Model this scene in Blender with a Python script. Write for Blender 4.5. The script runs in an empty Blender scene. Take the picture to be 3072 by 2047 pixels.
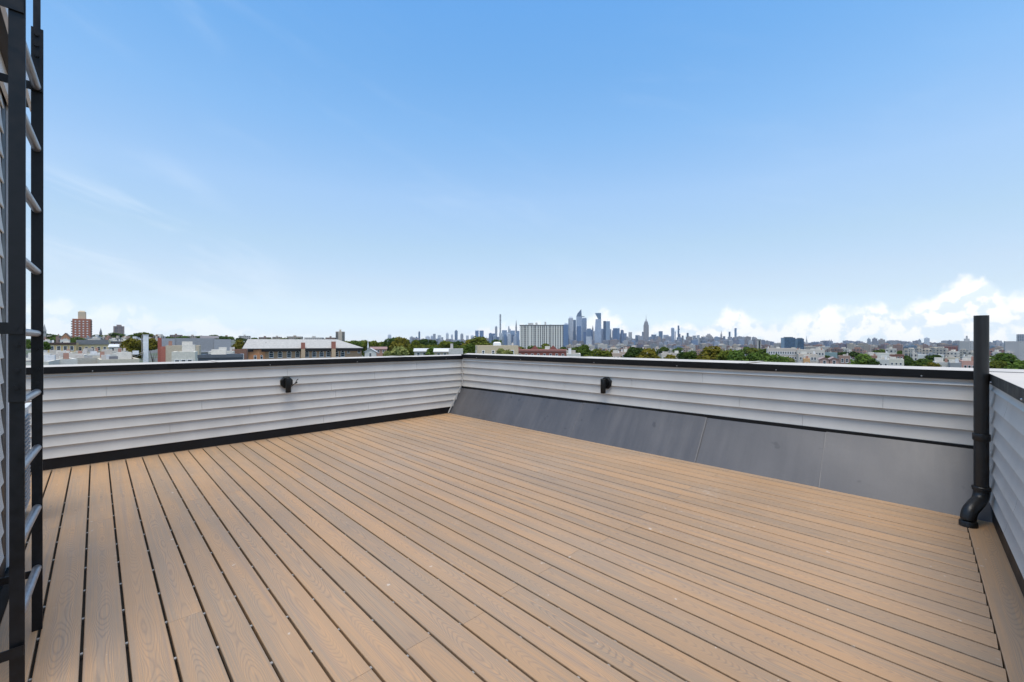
import bpy, bmesh, math, random
from mathutils import Vector, Matrix
random.seed(7)
R = math.radians
scene = bpy.context.scene
col = scene.collection

# ---------------------------------------------------------------- camera
FPX, CX, HY = 1280.0, 1536.0, 1026.0          # photograph: focal length in its own pixels, centre, horizon row
EYE = 1.25                                     # eye height over the deck (m)
TH = R(45.73)                                  # heading of the camera from the deck's X axis
FW = (math.cos(TH), math.sin(TH)); RT = (math.sin(TH), -math.cos(TH))
cam_d = bpy.data.cameras.new('camera'); cam = bpy.data.objects.new('camera', cam_d); col.objects.link(cam)
cam.location = (0, 0, EYE); cam.rotation_euler = (R(90), 0, TH - R(90))
cam_d.sensor_width = 36.0; cam_d.lens = 36.0 * FPX / 3072.0
cam_d.shift_y = (HY - 1023.5) / 3072.0
cam_d.clip_start = 0.02; cam_d.clip_end = 90000
scene.camera = cam

# ---------------------------------------------------------------- light and exposure
SUN_EL, SUN_STRENGTH, SUN_ANGLE = R(77), 2.15, R(42)
LEFT = Vector((-RT[0], -RT[1], 0))             # the light comes from the left of the view
sd = (LEFT * -0.10 + Vector((FW[0], FW[1], 0)) * -1.0).normalized()
to_sun = Vector((sd.x * math.cos(SUN_EL), sd.y * math.cos(SUN_EL), math.sin(SUN_EL)))
sun_d = bpy.data.lights.new('sun', 'SUN'); sun = bpy.data.objects.new('sun', sun_d); col.objects.link(sun)
sun_d.energy = SUN_STRENGTH; sun_d.angle = SUN_ANGLE; sun_d.color = (1.0, 0.90, 0.77)
sun.rotation_euler = (-to_sun).to_track_quat('-Z', 'Y').to_euler(); sun.location = (0, 0, 60)
scene.view_settings.view_transform = 'Standard'; scene.view_settings.look = 'None'
scene.view_settings.exposure = 1.0; scene.view_settings.gamma = 1.0
scene.view_settings.use_curve_mapping = False
SKY_STRENGTH = 0.10

scene.render.engine = 'CYCLES'
scene.cycles.use_denoising = True
scene.cycles.max_bounces = 6; scene.cycles.diffuse_bounces = 3; scene.cycles.glossy_bounces = 3
scene.cycles.transmission_bounces = 2; scene.cycles.volume_bounces = 0; scene.cycles.transparent_max_bounces = 6
scene.cycles.sample_clamp_indirect = 6

# ---------------------------------------------------------------- node helper
class NT:
    def __init__(s, tree): s.t = tree; s.t.nodes.clear()
    def n(s, typ, **kw):
        nd = s.t.nodes.new(typ)
        for k, v in kw.items():
            if k == 'inp':
                for i, val in v.items():
                    sock = nd.inputs[i]
                    if isinstance(val, bpy.types.NodeSocket): s.t.links.new(val, sock)
                    else: sock.default_value = val
            else: setattr(nd, k, v)
        return nd
    def m(s, op, a, b=0.0, c=0.0, clamp=False):
        nd = s.t.nodes.new('ShaderNodeMath'); nd.operation = op; nd.use_clamp = clamp
        for i, v in enumerate((a, b, c)):
            if isinstance(v, bpy.types.NodeSocket): s.t.links.new(v, nd.inputs[i])
            else: nd.inputs[i].default_value = v
        return nd.outputs[0]
    def mr(s, v, a, b, c=0.0, d=1.0, smooth=False):
        nd = s.t.nodes.new('ShaderNodeMapRange'); nd.interpolation_type = 'SMOOTHSTEP' if smooth else 'LINEAR'
        s.t.links.new(v, nd.inputs[0])
        for i, x in enumerate((a, b, c, d)):
            if isinstance(x, bpy.types.NodeSocket): s.t.links.new(x, nd.inputs[i + 1])
            else: nd.inputs[i + 1].default_value = x
        return nd.outputs[0]
    def xyz(s, x, y, z):
        nd = s.t.nodes.new('ShaderNodeCombineXYZ')
        for i, v in enumerate((x, y, z)):
            if isinstance(v, bpy.types.NodeSocket): s.t.links.new(v, nd.inputs[i])
            else: nd.inputs[i].default_value = v
        return nd.outputs[0]
    def noise(s, vec, scale, detail=3.0, rough=0.5, dist=0.0):
        nd = s.n('ShaderNodeTexNoise', inp={'Scale': scale, 'Detail': detail, 'Roughness': rough, 'Distortion': dist})
        if vec is not None: s.t.links.new(vec, nd.inputs['Vector'])
        return nd.outputs[0]
    def mix(s, f, a, b, blend='MIX'):
        nd = s.t.nodes.new('ShaderNodeMix'); nd.data_type = 'RGBA'; nd.blend_type = blend
        for i, v in ((0, f), (6, a), (7, b)):
            if isinstance(v, bpy.types.NodeSocket): s.t.links.new(v, nd.inputs[i])
            elif i == 0: nd.inputs[0].default_value = v
            else: nd.inputs[i].default_value = (*v, 1) if len(v) == 3 else v
        return nd.outputs[2]

# ---------------------------------------------------------------- sky
w = bpy.data.worlds.new('World'); scene.world = w; w.use_nodes = True
N = NT(w.node_tree)
sky = N.n('ShaderNodeTexSky', sky_type='NISHITA', sun_disc=False)
sky.sun_elevation = SUN_EL; sky.sun_rotation = math.atan2(to_sun.x, to_sun.y)
sky.altitude = 0; sky.air_density = 1.0; sky.dust_density = 0.6; sky.ozone_density = 1.6
tc = N.n('ShaderNodeTexCoord')
sep = N.n('ShaderNodeSeparateXYZ', inp={0: tc.outputs['Generated']})
dx, dy, dz = sep.outputs
la = N.m('ADD', N.m('MULTIPLY', dx, RT[0]), N.m('MULTIPLY', dy, RT[1]))
de = N.m('ADD', N.m('MULTIPLY', dx, FW[0]), N.m('MULTIPLY', dy, FW[1]))
az = N.m('ARCTAN2', la, de)                                # compass bearing measured from the view's heading (a world direction)
el = N.m('ARCSINE', dz)
# cumulus bank: the height of its top along the compass
def ang(px): return math.atan((px - CX) / FPX)
def elv(px, y): return math.atan((HY - y) / FPX * math.cos(ang(px)))
tops = [(-400, 930), (0, 905), (130, 890), (225, 886), (262, 925), (300, 925), (330, 905), (380, 902), (440, 930), (520, 952), (590, 945), (680, 970), (800, 992),
        (1000, 1010), (1380, 1012), (1440, 985), (1500, 968), (1640, 968), (1700, 985), (1760, 950), (1815, 935), (1860, 950), (1900, 985), (1960, 975), (2040, 955), (2110, 985),
        (2150, 930), (2195, 920), (2235, 945), (2290, 962), (2350, 955), (2430, 948), (2465, 915), (2500, 898), (2545, 930), (2600, 905), (2640, 900),
        (2700, 925), (2745, 895), (2800, 880), (2850, 868), (2895, 828), (2945, 818), (2985, 835), (3000, 890), (3040, 872), (3200, 850), (3500, 880)]
fc = N.n('ShaderNodeFloatCurve')
cm = fc.mapping; cv = cm.curves[0]
pts = [(ang(p) / (2 * math.pi) + 0.5, elv(p, y) / 0.25) for p, y in tops]
e0 = 0.26
rest = [(0.0, e0), (0.04, 0.35), (0.09, 0.22), (0.14, 0.4), (0.19, 0.3), (0.24, 0.42), (0.29, 0.25), (0.33, 0.33)]
rest2 = [(0.71, 0.55), (0.75, 0.4), (0.8, 0.6), (0.85, 0.35), (0.9, 0.5), (0.95, 0.3), (1.0, e0)]
allp = sorted([p for p in rest if p[0] < pts[0][0] - 0.01] + pts + [p for p in rest2 if p[0] > pts[-1][0] + 0.01])
while len(cv.points) < len(allp): cv.points.new(0.5, 0.5)
for p, (a, b) in zip(cv.points, allp): p.location = (a, b); p.handle_type = 'AUTO'
cm.update()
u = N.m('ADD', N.m('DIVIDE', az, 2 * math.pi), 0.5)
N.t.links.new(u, fc.inputs['Value'])
top = N.m('MULTIPLY', fc.outputs[0], 0.25)
dirv = tc.outputs['Generated']
n1 = N.noise(dirv, 26.0, 6.0, 0.58)
n2 = N.noise(dirv, 9.0, 4.0, 0.5)
n3 = N.noise(dirv, 60.0, 4.0, 0.6)
edge = N.m('ADD', top, N.m('ADD', N.m('MULTIPLY', N.m('SUBTRACT', n1, 0.5), 0.055), N.m('MULTIPLY', N.m('SUBTRACT', n3, 0.5), 0.02)))
below = N.m('SUBTRACT', edge, el)
mask = N.mr(below, -0.004, 0.019, 0, 1, True)
thin = N.mr(az, -0.25, 0.12, 0.46, 1.0, True)              # thinner, veil-like clouds towards the left
inner = N.mr(n2, 0.30, 0.60, 0.80, 1.0, True)
mask = N.m('MULTIPLY', N.m('MULTIPLY', mask, thin), inner)
base_fade = N.mr(el, -0.02, 0.03, 0.45, 1.0, True)
mask = N.m('MULTIPLY', mask, base_fade)
# cirrus: faint wind-drawn streaks
cs, sn = math.cos(R(-17)), math.sin(R(-17))
uu = N.m('ADD', N.m('MULTIPLY', az, cs), N.m('MULTIPLY', el, sn))
vv = N.m('SUBTRACT', N.m('MULTIPLY', el, cs), N.m('MULTIPLY', az, sn))
c1 = N.noise(N.xyz(N.m('MULTIPLY', uu, 3.2), N.m('MULTIPLY', vv, 16.0), 3.7), 1.0, 5.0, 0.55, 0.4)
c2 = N.noise(N.xyz(N.m('MULTIPLY', uu, 1.2), N.m('MULTIPLY', vv, 3.0), 9.1), 1.0, 2.0)
cir = N.m('MULTIPLY', N.mr(c1, 0.46, 0.78, 0, 1, True), N.mr(c2, 0.42, 0.62, 0, 1, True))
cir = N.m('MULTIPLY', cir, N.mr(az, -0.72, -0.30, 0.44, 0.06, True))
cir = N.m('MULTIPLY', cir, N.mr(el, 0.48, 0.62, 1.0, 0.25, True))
# colour balance of the clear sky by height above the horizon, all round the compass
ramp = N.n('ShaderNodeValToRGB', inp={0: N.m('DIVIDE', el, 0.8, clamp=True)})
GAINS = [(0.0, (1.048, 1.183, 1.568)), (0.025, (0.834, 0.941, 1.274)), (0.073, (0.826, 0.825, 0.941)), (0.121, (0.883, 0.816, 0.834)), (0.168, (0.968, 0.869, 0.834)), (0.261, (1.065, 0.998, 0.893)), (0.395, (1.163, 1.164, 1.086)), (0.56, (0.96, 1.204, 1.223)), (0.707, (0.791, 1.175, 1.275)), (0.831, (0.698, 1.155, 1.321)), (1.0, (0.706, 1.116, 1.288))]
rr = ramp.color_ramp
while len(rr.elements) < len(GAINS): rr.elements.new(0.5)
for e_, (p_, c3) in zip(rr.elements, GAINS): e_.position = p_; e_.color = (c3[0] / 2.5, c3[1] / 2.5, c3[2] / 2.5, 1)
skyc = N.n('ShaderNodeVectorMath', operation='SCALE', inp={0: N.mix(1.0, sky.outputs[0], ramp.outputs[0], 'MULTIPLY'), 'Scale': 2.5}).outputs[0]
CW = 5.9
# puffs: brighter where the cloud bulges towards the upper left, bluer in the folds
off = N.n('ShaderNodeVectorMath', operation='ADD', inp={0: dirv, 1: (-0.008 * RT[0], -0.008 * RT[1], 0.012)}).outputs[0]
bul = N.m('SUBTRACT', N.noise(dirv, 24.0, 5.0, 0.55), N.noise(off, 24.0, 5.0, 0.55))
shade = N.mr(N.m('ADD', N.m('MULTIPLY', bul, 4.6), N.mr(below, 0.0, 0.10, 0.40, -0.16)), -0.22, 0.26, 0.0, 1.0, True)
ccol = N.mix(shade, (CW * 0.75, CW * 0.85, CW * 0.93), (CW * 1.02, CW * 1.01, CW * 1.0))
c_ = N.mix(cir, skyc, (CW * 0.9, CW * 0.96, CW))
c_ = N.mix(mask, c_, ccol)
bg = N.n('ShaderNodeBackground', inp={0: c_, 1: SKY_STRENGTH})
N.n('ShaderNodeOutputWorld', inp={0: bg.outputs[0]})

# ---------------------------------------------------------------- pixel to place helpers
def U(px, py, z=0.0):
    """the point at height z that the photograph shows at px, py"""
    d = (EYE - z) * FPX / (py - HY); l = (px - CX) / FPX * d
    return Vector((RT[0] * l + FW[0] * d, RT[1] * l + FW[1] * d, z))
def at(px, d):
    l = (px - CX) / FPX * d
    return Vector((RT[0] * l + FW[0] * d, RT[1] * l + FW[1] * d, 0))
def hz(py, d): return EYE + (HY - py) / FPX * d

# ---------------------------------------------------------------- mesh helpers
class MB:
    def __init__(s): s.v = []; s.f = []; s.mi = []; s.cur = 0
    def quad(s, *pts):
        b = len(s.v); s.v += [tuple(p) for p in pts]; s.f.append(tuple(range(b, b + len(pts)))); s.mi.append(s.cur)
    def box(s, x0, x1, y0, y1, z0, z1):
        b = len(s.v)
        s.v += [(x0, y0, z0), (x1, y0, z0), (x1, y1, z0), (x0, y1, z0), (x0, y0, z1), (x1, y0, z1), (x1, y1, z1), (x0, y1, z1)]
        for q in ((0, 3, 2, 1), (4, 5, 6, 7), (0, 1, 5, 4), (1, 2, 6, 5), (2, 3, 7, 6), (3, 0, 4, 7)):
            s.f.append(tuple(b + i for i in q)); s.mi.append(s.cur)
        return s
    def prism(s, poly, z0, z1):
        n = len(poly); b = len(s.v)
        s.v += [(p[0], p[1], z0) for p in poly] + [(p[0], p[1], z1) for p in poly]
        s.f.append(tuple(b + i for i in reversed(range(n)))); s.f.append(tuple(b + n + i for i in range(n))); s.mi += [s.cur] * 2
        for i in range(n):
            j = (i + 1) % n; s.f.append((b + i, b + j, b + n + j, b + n + i)); s.mi.append(s.cur)
        return s
    def taper(s, x0, x1, y0, y1, z0, z1, k):
        cx, cy = (x0 + x1) / 2, (y0 + y1) / 2; b = len(s.v)
        for z, kk in ((z0, 1), (z1, k)):
            for x, y in ((x0, y0), (x1, y0), (x1, y1), (x0, y1)): s.v.append((cx + (x - cx) * kk, cy + (y - cy) * kk, z))
        for q in ((0, 3, 2, 1), (4, 5, 6, 7), (0, 1, 5, 4), (1, 2, 6, 5), (2, 3, 7, 6), (3, 0, 4, 7)):
            s.f.append(tuple(b + i for i in q)); s.mi.append(s.cur)
        return s
    def tube(s, path, rad, n=16, caps=True):
        """rings along a path; rad is a number or one per point"""
        path = [Vector(p) for p in path]; rings = []
        up = Vector((0, 0, 1)); prev = None
        for i, p in enumerate(path):
            t = (path[min(i + 1, len(path) - 1)] - path[max(i - 1, 0)]).normalized()
            if prev is None:
                a = t.cross(up)
                if a.length < 1e-3: a = t.cross(Vector((1, 0, 0)))
                a.normalize()
            else: a = (prev - t * prev.dot(t)).normalized()
            prev = a; c = t.cross(a)
            r = rad[i] if isinstance(rad, (list, tuple)) else rad
            b = len(s.v); rings.append(b)
            for k in range(n):
                an = 2 * math.pi * k / n; s.v.append(tuple(p + a * (r * math.cos(an)) + c * (r * math.sin(an))))
        for i in range(len(rings) - 1):
            for k in range(n):
                k2 = (k + 1) % n
                s.f.append((rings[i] + k, rings[i] + k2, rings[i + 1] + k2, rings[i + 1] + k)); s.mi.append(s.cur)
        if caps:
            s.f.append(tuple(rings[0] + k for k in reversed(range(n)))); s.f.append(tuple(rings[-1] + k for k in range(n))); s.mi += [s.cur] * 2
        return s
    def mesh(s, name, mats, smooth=False):
        me = bpy.data.meshes.new(name); me.from_pydata(s.v, [], s.f); me.update()
        if not isinstance(mats, (list, tuple)): mats = [mats]
        for m in mats: me.materials.append(m)
        if len(mats) > 1: me.polygons.foreach_set('material_index', s.mi)
        bm = bmesh.new(); bm.from_mesh(me); bmesh.ops.recalc_face_normals(bm, faces=bm.faces); bm.to_mesh(me); bm.free()
        if smooth:
            me.polygons.foreach_set('use_smooth', [True] * len(me.polygons))
            me.set_sharp_from_angle(angle=R(40))
        return me
    def build(s, name, mats, parent=None, smooth=False, color=None):
        return put(name, s.mesh(name, mats, smooth), parent, color)
def put(name, me, parent=None, color=None, loc=None, rz=0.0):
    o = bpy.data.objects.new(name, me); col.objects.link(o)
    if parent is not None: o.parent = parent
    if color is not None: o.color = (*color, 1)
    if loc is not None: o.location = loc
    if rz: o.rotation_euler = (0, 0, rz)
    return o
def empty(name, loc, rz=0.0):
    o = bpy.data.objects.new(name, None); col.objects.link(o); o.location = loc; o.rotation_euler = (0, 0, rz)
    o.empty_display_size = 0.3
    return o
def tag(o, label=None, cat=None, group=None, kind=None):
    if label: o['label'] = label
    if cat: o['category'] = cat
    if group: o['group'] = group
    if kind: o['kind'] = kind
    return o

# ---------------------------------------------------------------- materials
def mat(name):
    m = bpy.data.materials.new(name); m.use_nodes = True
    return m, NT(m.node_tree)
def finish(Nn, color, rough=0.6, bump=None, bump_d=0.01, bump_s=0.5, metal=0.0, spec=0.5, coat=0.0):
    inp = {'Base Color': color if isinstance(color, bpy.types.NodeSocket) else (*color, 1), 'Roughness': rough, 'Metallic': metal, 'Specular IOR Level': spec, 'Coat Weight': coat}
    p = Nn.n('ShaderNodeBsdfPrincipled', inp=inp)
    if bump is not None:
        b = Nn.n('ShaderNodeBump', inp={'Strength': bump_s, 'Distance': bump_d, 'Height': bump}); Nn.t.links.new(b.outputs[0], p.inputs['Normal'])
    Nn.n('ShaderNodeOutputMaterial', inp={0: p.outputs[0]})
def simple(name, c, rough=0.6, var=0.12, scale=4.0, metal=0.0, spec=0.5, bump=0.0):
    m, Nn = mat(name); t = Nn.n('ShaderNodeTexCoord').outputs['Object']
    n = Nn.noise(t, scale, 4.0)
    cc = Nn.mix(Nn.mr(n, 0.3, 0.7), tuple(x * (1 - var) for x in c), tuple(min(1, x * (1 + var)) for x in c))
    finish(Nn, cc, Nn.mr(n, 0.3, 0.7, max(0.02, rough - 0.08), min(1, rough + 0.08)), n if bump else None, bump, 0.5, metal, spec)
    return m

def wood_mat():
    m, Nn = mat('composite_decking'); t = Nn.n('ShaderNodeTexCoord').outputs['Object']
    oi = Nn.n('ShaderNodeObjectInfo'); rnd = oi.outputs['Random']
    s = Nn.n('ShaderNodeSeparateXYZ', inp={0: t}); x, y = s.outputs[0], s.outputs[1]
    ro = Nn.m('MULTIPLY', rnd, 71.0)
    fine = Nn.noise(Nn.xyz(Nn.m('MULTIPLY', x, 60.0), Nn.m('MULTIPLY', y, 5.0), ro), 1.0, 3.0, 0.6)
    wob = Nn.m('SUBTRACT', Nn.noise(Nn.xyz(ro, Nn.m('MULTIPLY', y, 1.3), 4.0), 1.0, 1.0), 0.5)
    xn = Nn.m('DIVIDE', Nn.m('ADD', x, Nn.m('MULTIPLY', wob, 0.050)), 0.063); p = Nn.m('MULTIPLY', xn, xn)
    along = Nn.noise(Nn.xyz(ro, Nn.m('MULTIPLY', y, 2.1), 0.0), 1.0, 0.0)
    a = Nn.noise(Nn.xyz(Nn.m('MULTIPLY', x, 14.0), Nn.m('MULTIPLY', y, 1.1), ro), 1.0, 1.0, 0.45)
    c = Nn.m('ADD', Nn.m('ADD', Nn.m('ADD', Nn.m('MULTIPLY', along, 25.0), Nn.m('MULTIPLY', p, 11.5)), Nn.m('MULTIPLY', a, 6.0)), Nn.m('MULTIPLY', fine, 0.7))
    sw = Nn.m('SINE', Nn.m('MULTIPLY', c, 6.2832))
    line = Nn.m('POWER', Nn.m('ADD', Nn.m('MULTIPLY', sw, 0.5), 0.5), 3.5)
    streak = Nn.noise(Nn.xyz(Nn.m('MULTIPLY', x, 190.0), Nn.m('MULTIPLY', y, 1.8), ro), 1.0, 4.0, 0.65)
    patch = Nn.noise(Nn.xyz(Nn.m('MULTIPLY', x, 9.0), Nn.m('MULTIPLY', y, 0.7), ro), 1.0, 2.0, 0.5)
    warm = (0.430, 0.246, 0.116); tan = (0.348, 0.217, 0.118); grey = (0.284, 0.200, 0.129)
    base = Nn.mix(Nn.mr(patch, 0.36, 0.64, 0, 1, True), tan, grey)
    base = Nn.mix(Nn.m('MULTIPLY', Nn.mr(streak, 0.42, 0.70, 0, 1, True), 0.75), base, warm)
    base = Nn.mix(Nn.m('MULTIPLY', Nn.mr(Nn.noise(Nn.xyz(Nn.m('MULTIPLY', x, 40.0), Nn.m('MULTIPLY', y, 0.5), Nn.m('ADD', ro, 9.0)), 1.0, 3.0), 0.55, 0.75, 0, 1, True), 0.45), base, (0.19, 0.155, 0.135))
    vis = Nn.mr(patch, 0.3, 0.7, 0.22, 0.55)
    base = Nn.mix(Nn.m('MULTIPLY', line, vis), base, (0.150, 0.112, 0.088))
    hue = Nn.mix(rnd, (0.90, 0.91, 0.925), (1.06, 1.03, 1.0))
    base = Nn.mix(1.0, base, hue, 'MULTIPLY')
    # scuffs and dust
    g = Nn.n('ShaderNodeNewGeometry').outputs['Position']
    d1 = Nn.noise(g, 2.3, 6.0, 0.62); d2 = Nn.noise(g, 34.0, 3.0, 0.6)
    dust = Nn.m('MULTIPLY', Nn.mr(d1, 0.6, 0.78, 0, 1, True), Nn.mr(d2, 0.48, 0.7, 0, 1, True))
    base = Nn.mix(Nn.m('MULTIPLY', dust, 0.55), base, (0.55, 0.50, 0.45))
    stain = Nn.mr(Nn.noise(g, 1.1, 5.0, 0.6), 0.56, 0.72, 0.0, 0.22, True)
    base = Nn.mix(stain, base, (0.17, 0.125, 0.09))
    speck = Nn.mr(Nn.noise(g, 19.0, 2.0, 0.5), 0.73, 0.77, 0.0, 0.45, True)
    base = Nn.mix(speck, base, (0.6, 0.56, 0.5))
    base = Nn.mix(Nn.mr(Nn.noise(g, 0.55, 3.0), 0.35, 0.68, 0.0, 0.10), base, (0.5, 0.42, 0.34))
    h = Nn.m('ADD', Nn.m('MULTIPLY', line, -0.5), Nn.m('MULTIPLY', fine, 0.7))
    finish(Nn, base, Nn.mr(d1, 0.3, 0.7, 0.42, 0.62), h, 0.0012, 0.5, 0.0, 0.45)
    return m

def siding_mat(name, c):
    m, Nn = mat(name); t = Nn.n('ShaderNodeTexCoord').outputs['Object']
    s = Nn.n('ShaderNodeSeparateXYZ', inp={0: t})
    grain = Nn.noise(Nn.xyz(Nn.m('MULTIPLY', s.outputs[0], 6.0), 0.0, Nn.m('MULTIPLY', s.outputs[2], 160.0)), 1.0, 3.0, 0.6)
    g = Nn.n('ShaderNodeNewGeometry').outputs['Position']
    dirt = Nn.noise(Nn.n('ShaderNodeMapping', inp={0: g, 3: (1.3, 1.3, 0.6)}).outputs[0], 1.6, 5.0, 0.6)
    cc = Nn.mix(Nn.mr(dirt, 0.35, 0.7), tuple(x * 0.86 for x in c), c)
    cc = Nn.mix(Nn.mr(grain, 0.3, 0.7, 0.0, 0.10), cc, tuple(x * 0.85 for x in c))
    finish(Nn, cc, 0.55, grain, 0.0006, 0.35, 0.0, 0.35)
    return m

def membrane_mat():
    m, Nn = mat('rubber_membrane'); t = Nn.n('ShaderNodeTexCoord').outputs['Object']
    s = Nn.n('ShaderNodeSeparateXYZ', inp={0: t})
    st = Nn.noise(Nn.xyz(Nn.m('MULTIPLY', s.outputs[0], 7.0), 0.0, Nn.m('MULTIPLY', s.outputs[2], 1.1)), 1.0, 5.0, 0.62)
    bl = Nn.noise(t, 2.2, 5.0, 0.6); fn = Nn.noise(t, 60.0, 3.0)
    cc = Nn.mix(Nn.mr(st, 0.35, 0.7), (0.066, 0.064, 0.068), (0.090, 0.087, 0.091))
    cc = Nn.mix(Nn.mr(bl, 0.5, 0.75, 0, 0.35), cc, (0.11, 0.106, 0.11))
    cc = Nn.mix(Nn.mr(Nn.noise(t, 9.0, 2.0), 0.70, 0.76, 0, 0.55), cc, (0.03, 0.03, 0.034))
    finish(Nn, cc, Nn.mr(st, 0.3, 0.7, 0.42, 0.55), Nn.m('ADD', Nn.m('MULTIPLY', bl, 1.0), Nn.m('MULTIPLY', fn, 0.06)), 0.012, 0.2, 0.0, 0.55)
    return m

def facade_mat(name, ww, fh, wfrac, hfrac, wincol, rough_w=0.15, mixw=1.0):
    """wall in the object's own colour with a grid of windows too far off to pick apart"""
    m, Nn = mat(name); tcn = Nn.n('ShaderNodeTexCoord'); t = tcn.outputs['Object']
    s = Nn.n('ShaderNodeSeparateXYZ', inp={0: t}); nn = Nn.n('ShaderNodeSeparateXYZ', inp={0: tcn.outputs['Normal']})
    ax = Nn.m('ABSOLUTE', nn.outputs[0]); ay = Nn.m('ABSOLUTE', nn.outputs[1]); azn = Nn.m('ABSOLUTE', nn.outputs[2])
    side = Nn.m('GREATER_THAN', ax, ay)
    uu_ = Nn.m('ADD', Nn.m('MULTIPLY', s.outputs[1], side), Nn.m('MULTIPLY', s.outputs[0], Nn.m('SUBTRACT', 1.0, side)))
    fu = Nn.m('FRACT', Nn.m('DIVIDE', uu_, ww)); fv = Nn.m('FRACT', Nn.m('DIVIDE', s.outputs[2], fh))
    k = Nn.m('MULTIPLY', Nn.m('LESS_THAN', fu, wfrac), Nn.m('LESS_THAN', fv, hfrac))
    k = Nn.m('MULTIPLY', Nn.m('MULTIPLY', k, Nn.m('LESS_THAN', azn, 0.5)), mixw)
    oi = Nn.n('ShaderNodeObjectInfo')
    cell = Nn.n('ShaderNodeTexWhiteNoise', noise_dimensions='3D', inp={0: Nn.xyz(Nn.m('FLOOR', Nn.m('DIVIDE', uu_, ww)), Nn.m('FLOOR', Nn.m('DIVIDE', s.outputs[2], fh)), oi.outputs['Random'])}).outputs[0]
    wcol = Nn.mix(cell, tuple(x * 0.6 for x in wincol), tuple(min(1, x * 1.7) for x in wincol))
    dirt = Nn.noise(t, 0.05, 4.0)
    wall = Nn.mix(Nn.mr(dirt, 0.3, 0.7), Nn.mix(1.0, oi.outputs['Color'], (0.85, 0.85, 0.87), 'MULTIPLY'), oi.outputs['Color'])
    roof = Nn.mix(0.35, oi.outputs['Color'], (0.42, 0.42, 0.42))
    wall = Nn.mix(Nn.m('GREATER_THAN', nn.outputs[2], 0.7), wall, roof)
    cc = Nn.mix(k, wall, wcol)
    finish(Nn, cc, Nn.mr(k, 0, 1, 0.7, rough_w))
    return m
def objcol_mat(name, rough=0.75, scale=3.0, var=0.14):
    m, Nn = mat(name); t = Nn.n('ShaderNodeTexCoord').outputs['Object']; oi = Nn.n('ShaderNodeObjectInfo')
    n = Nn.noise(t, scale, 5.0, 0.6)
    cc = Nn.mix(1.0, oi.outputs['Color'], Nn.mix(Nn.mr(n, 0.3, 0.7), (1 - var,) * 3, (1 + var * 0.5,) * 3), 'MULTIPLY')
    finish(Nn, cc, rough); return m
def brick_mat():
    m, Nn = mat('brickwork'); t = Nn.n('ShaderNodeTexCoord').outputs['Object']; oi = Nn.n('ShaderNodeObjectInfo')
    s = Nn.n('ShaderNodeSeparateXYZ', inp={0: t})
    v = Nn.xyz(Nn.m('ADD', s.outputs[0], s.outputs[1]), s.outputs[2], 0.0)
    b = Nn.n('ShaderNodeTexBrick', inp={'Vector': v, 'Color1': (0.9, 0.9, 0.9, 1), 'Color2': (1.1, 1.05, 1.0, 1), 'Mortar': (1.25, 1.3, 1.35, 1), 'Scale': 1.0, 'Brick Width': 0.22, 'Row Height': 0.075, 'Mortar Size': 0.008})
    n = Nn.noise(t, 0.7, 5.0)
    cc = Nn.mix(1.0, oi.outputs['Color'], b.outputs[0], 'MULTIPLY')
    cc = Nn.mix(Nn.mr(n, 0.35, 0.7, 0, 0.3), cc, Nn.mix(1.0, cc, (0.7, 0.7, 0.72), 'MULTIPLY'))
    finish(Nn, cc, 0.85); return m
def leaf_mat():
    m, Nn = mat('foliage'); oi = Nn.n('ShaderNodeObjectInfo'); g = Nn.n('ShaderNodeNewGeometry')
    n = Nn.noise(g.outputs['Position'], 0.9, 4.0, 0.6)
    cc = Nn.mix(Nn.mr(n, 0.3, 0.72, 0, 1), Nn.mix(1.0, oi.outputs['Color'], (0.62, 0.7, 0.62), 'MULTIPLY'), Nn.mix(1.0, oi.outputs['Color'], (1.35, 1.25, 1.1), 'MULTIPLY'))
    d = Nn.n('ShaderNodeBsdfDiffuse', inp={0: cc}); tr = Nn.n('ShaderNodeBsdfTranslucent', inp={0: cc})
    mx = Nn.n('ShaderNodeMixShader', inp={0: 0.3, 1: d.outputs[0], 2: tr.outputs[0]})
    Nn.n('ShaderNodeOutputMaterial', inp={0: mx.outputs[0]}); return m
def ground_mat():
    m, Nn = mat('streets_and_yards'); g = Nn.n('ShaderNodeNewGeometry').outputs['Position']
    a = Nn.noise(g, 0.02, 6.0, 0.6); b = Nn.noise(g, 0.3, 4.0)
    cc = Nn.mix(Nn.mr(a, 0.42, 0.58, 0, 1, True), (0.055, 0.075, 0.03), (0.09, 0.088, 0.085))
    cc = Nn.mix(Nn.mr(b, 0.5, 0.8, 0, 0.4), cc, (0.2, 0.19, 0.18)); finish(Nn, cc, 0.9); return m
def water_mat():
    m, Nn = mat('river_water'); g = Nn.n('ShaderNodeNewGeometry').outputs['Position']
    finish(Nn, (0.03, 0.05, 0.07), 0.12, Nn.noise(g, 0.2, 4.0), 0.3, 0.4); return m

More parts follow.
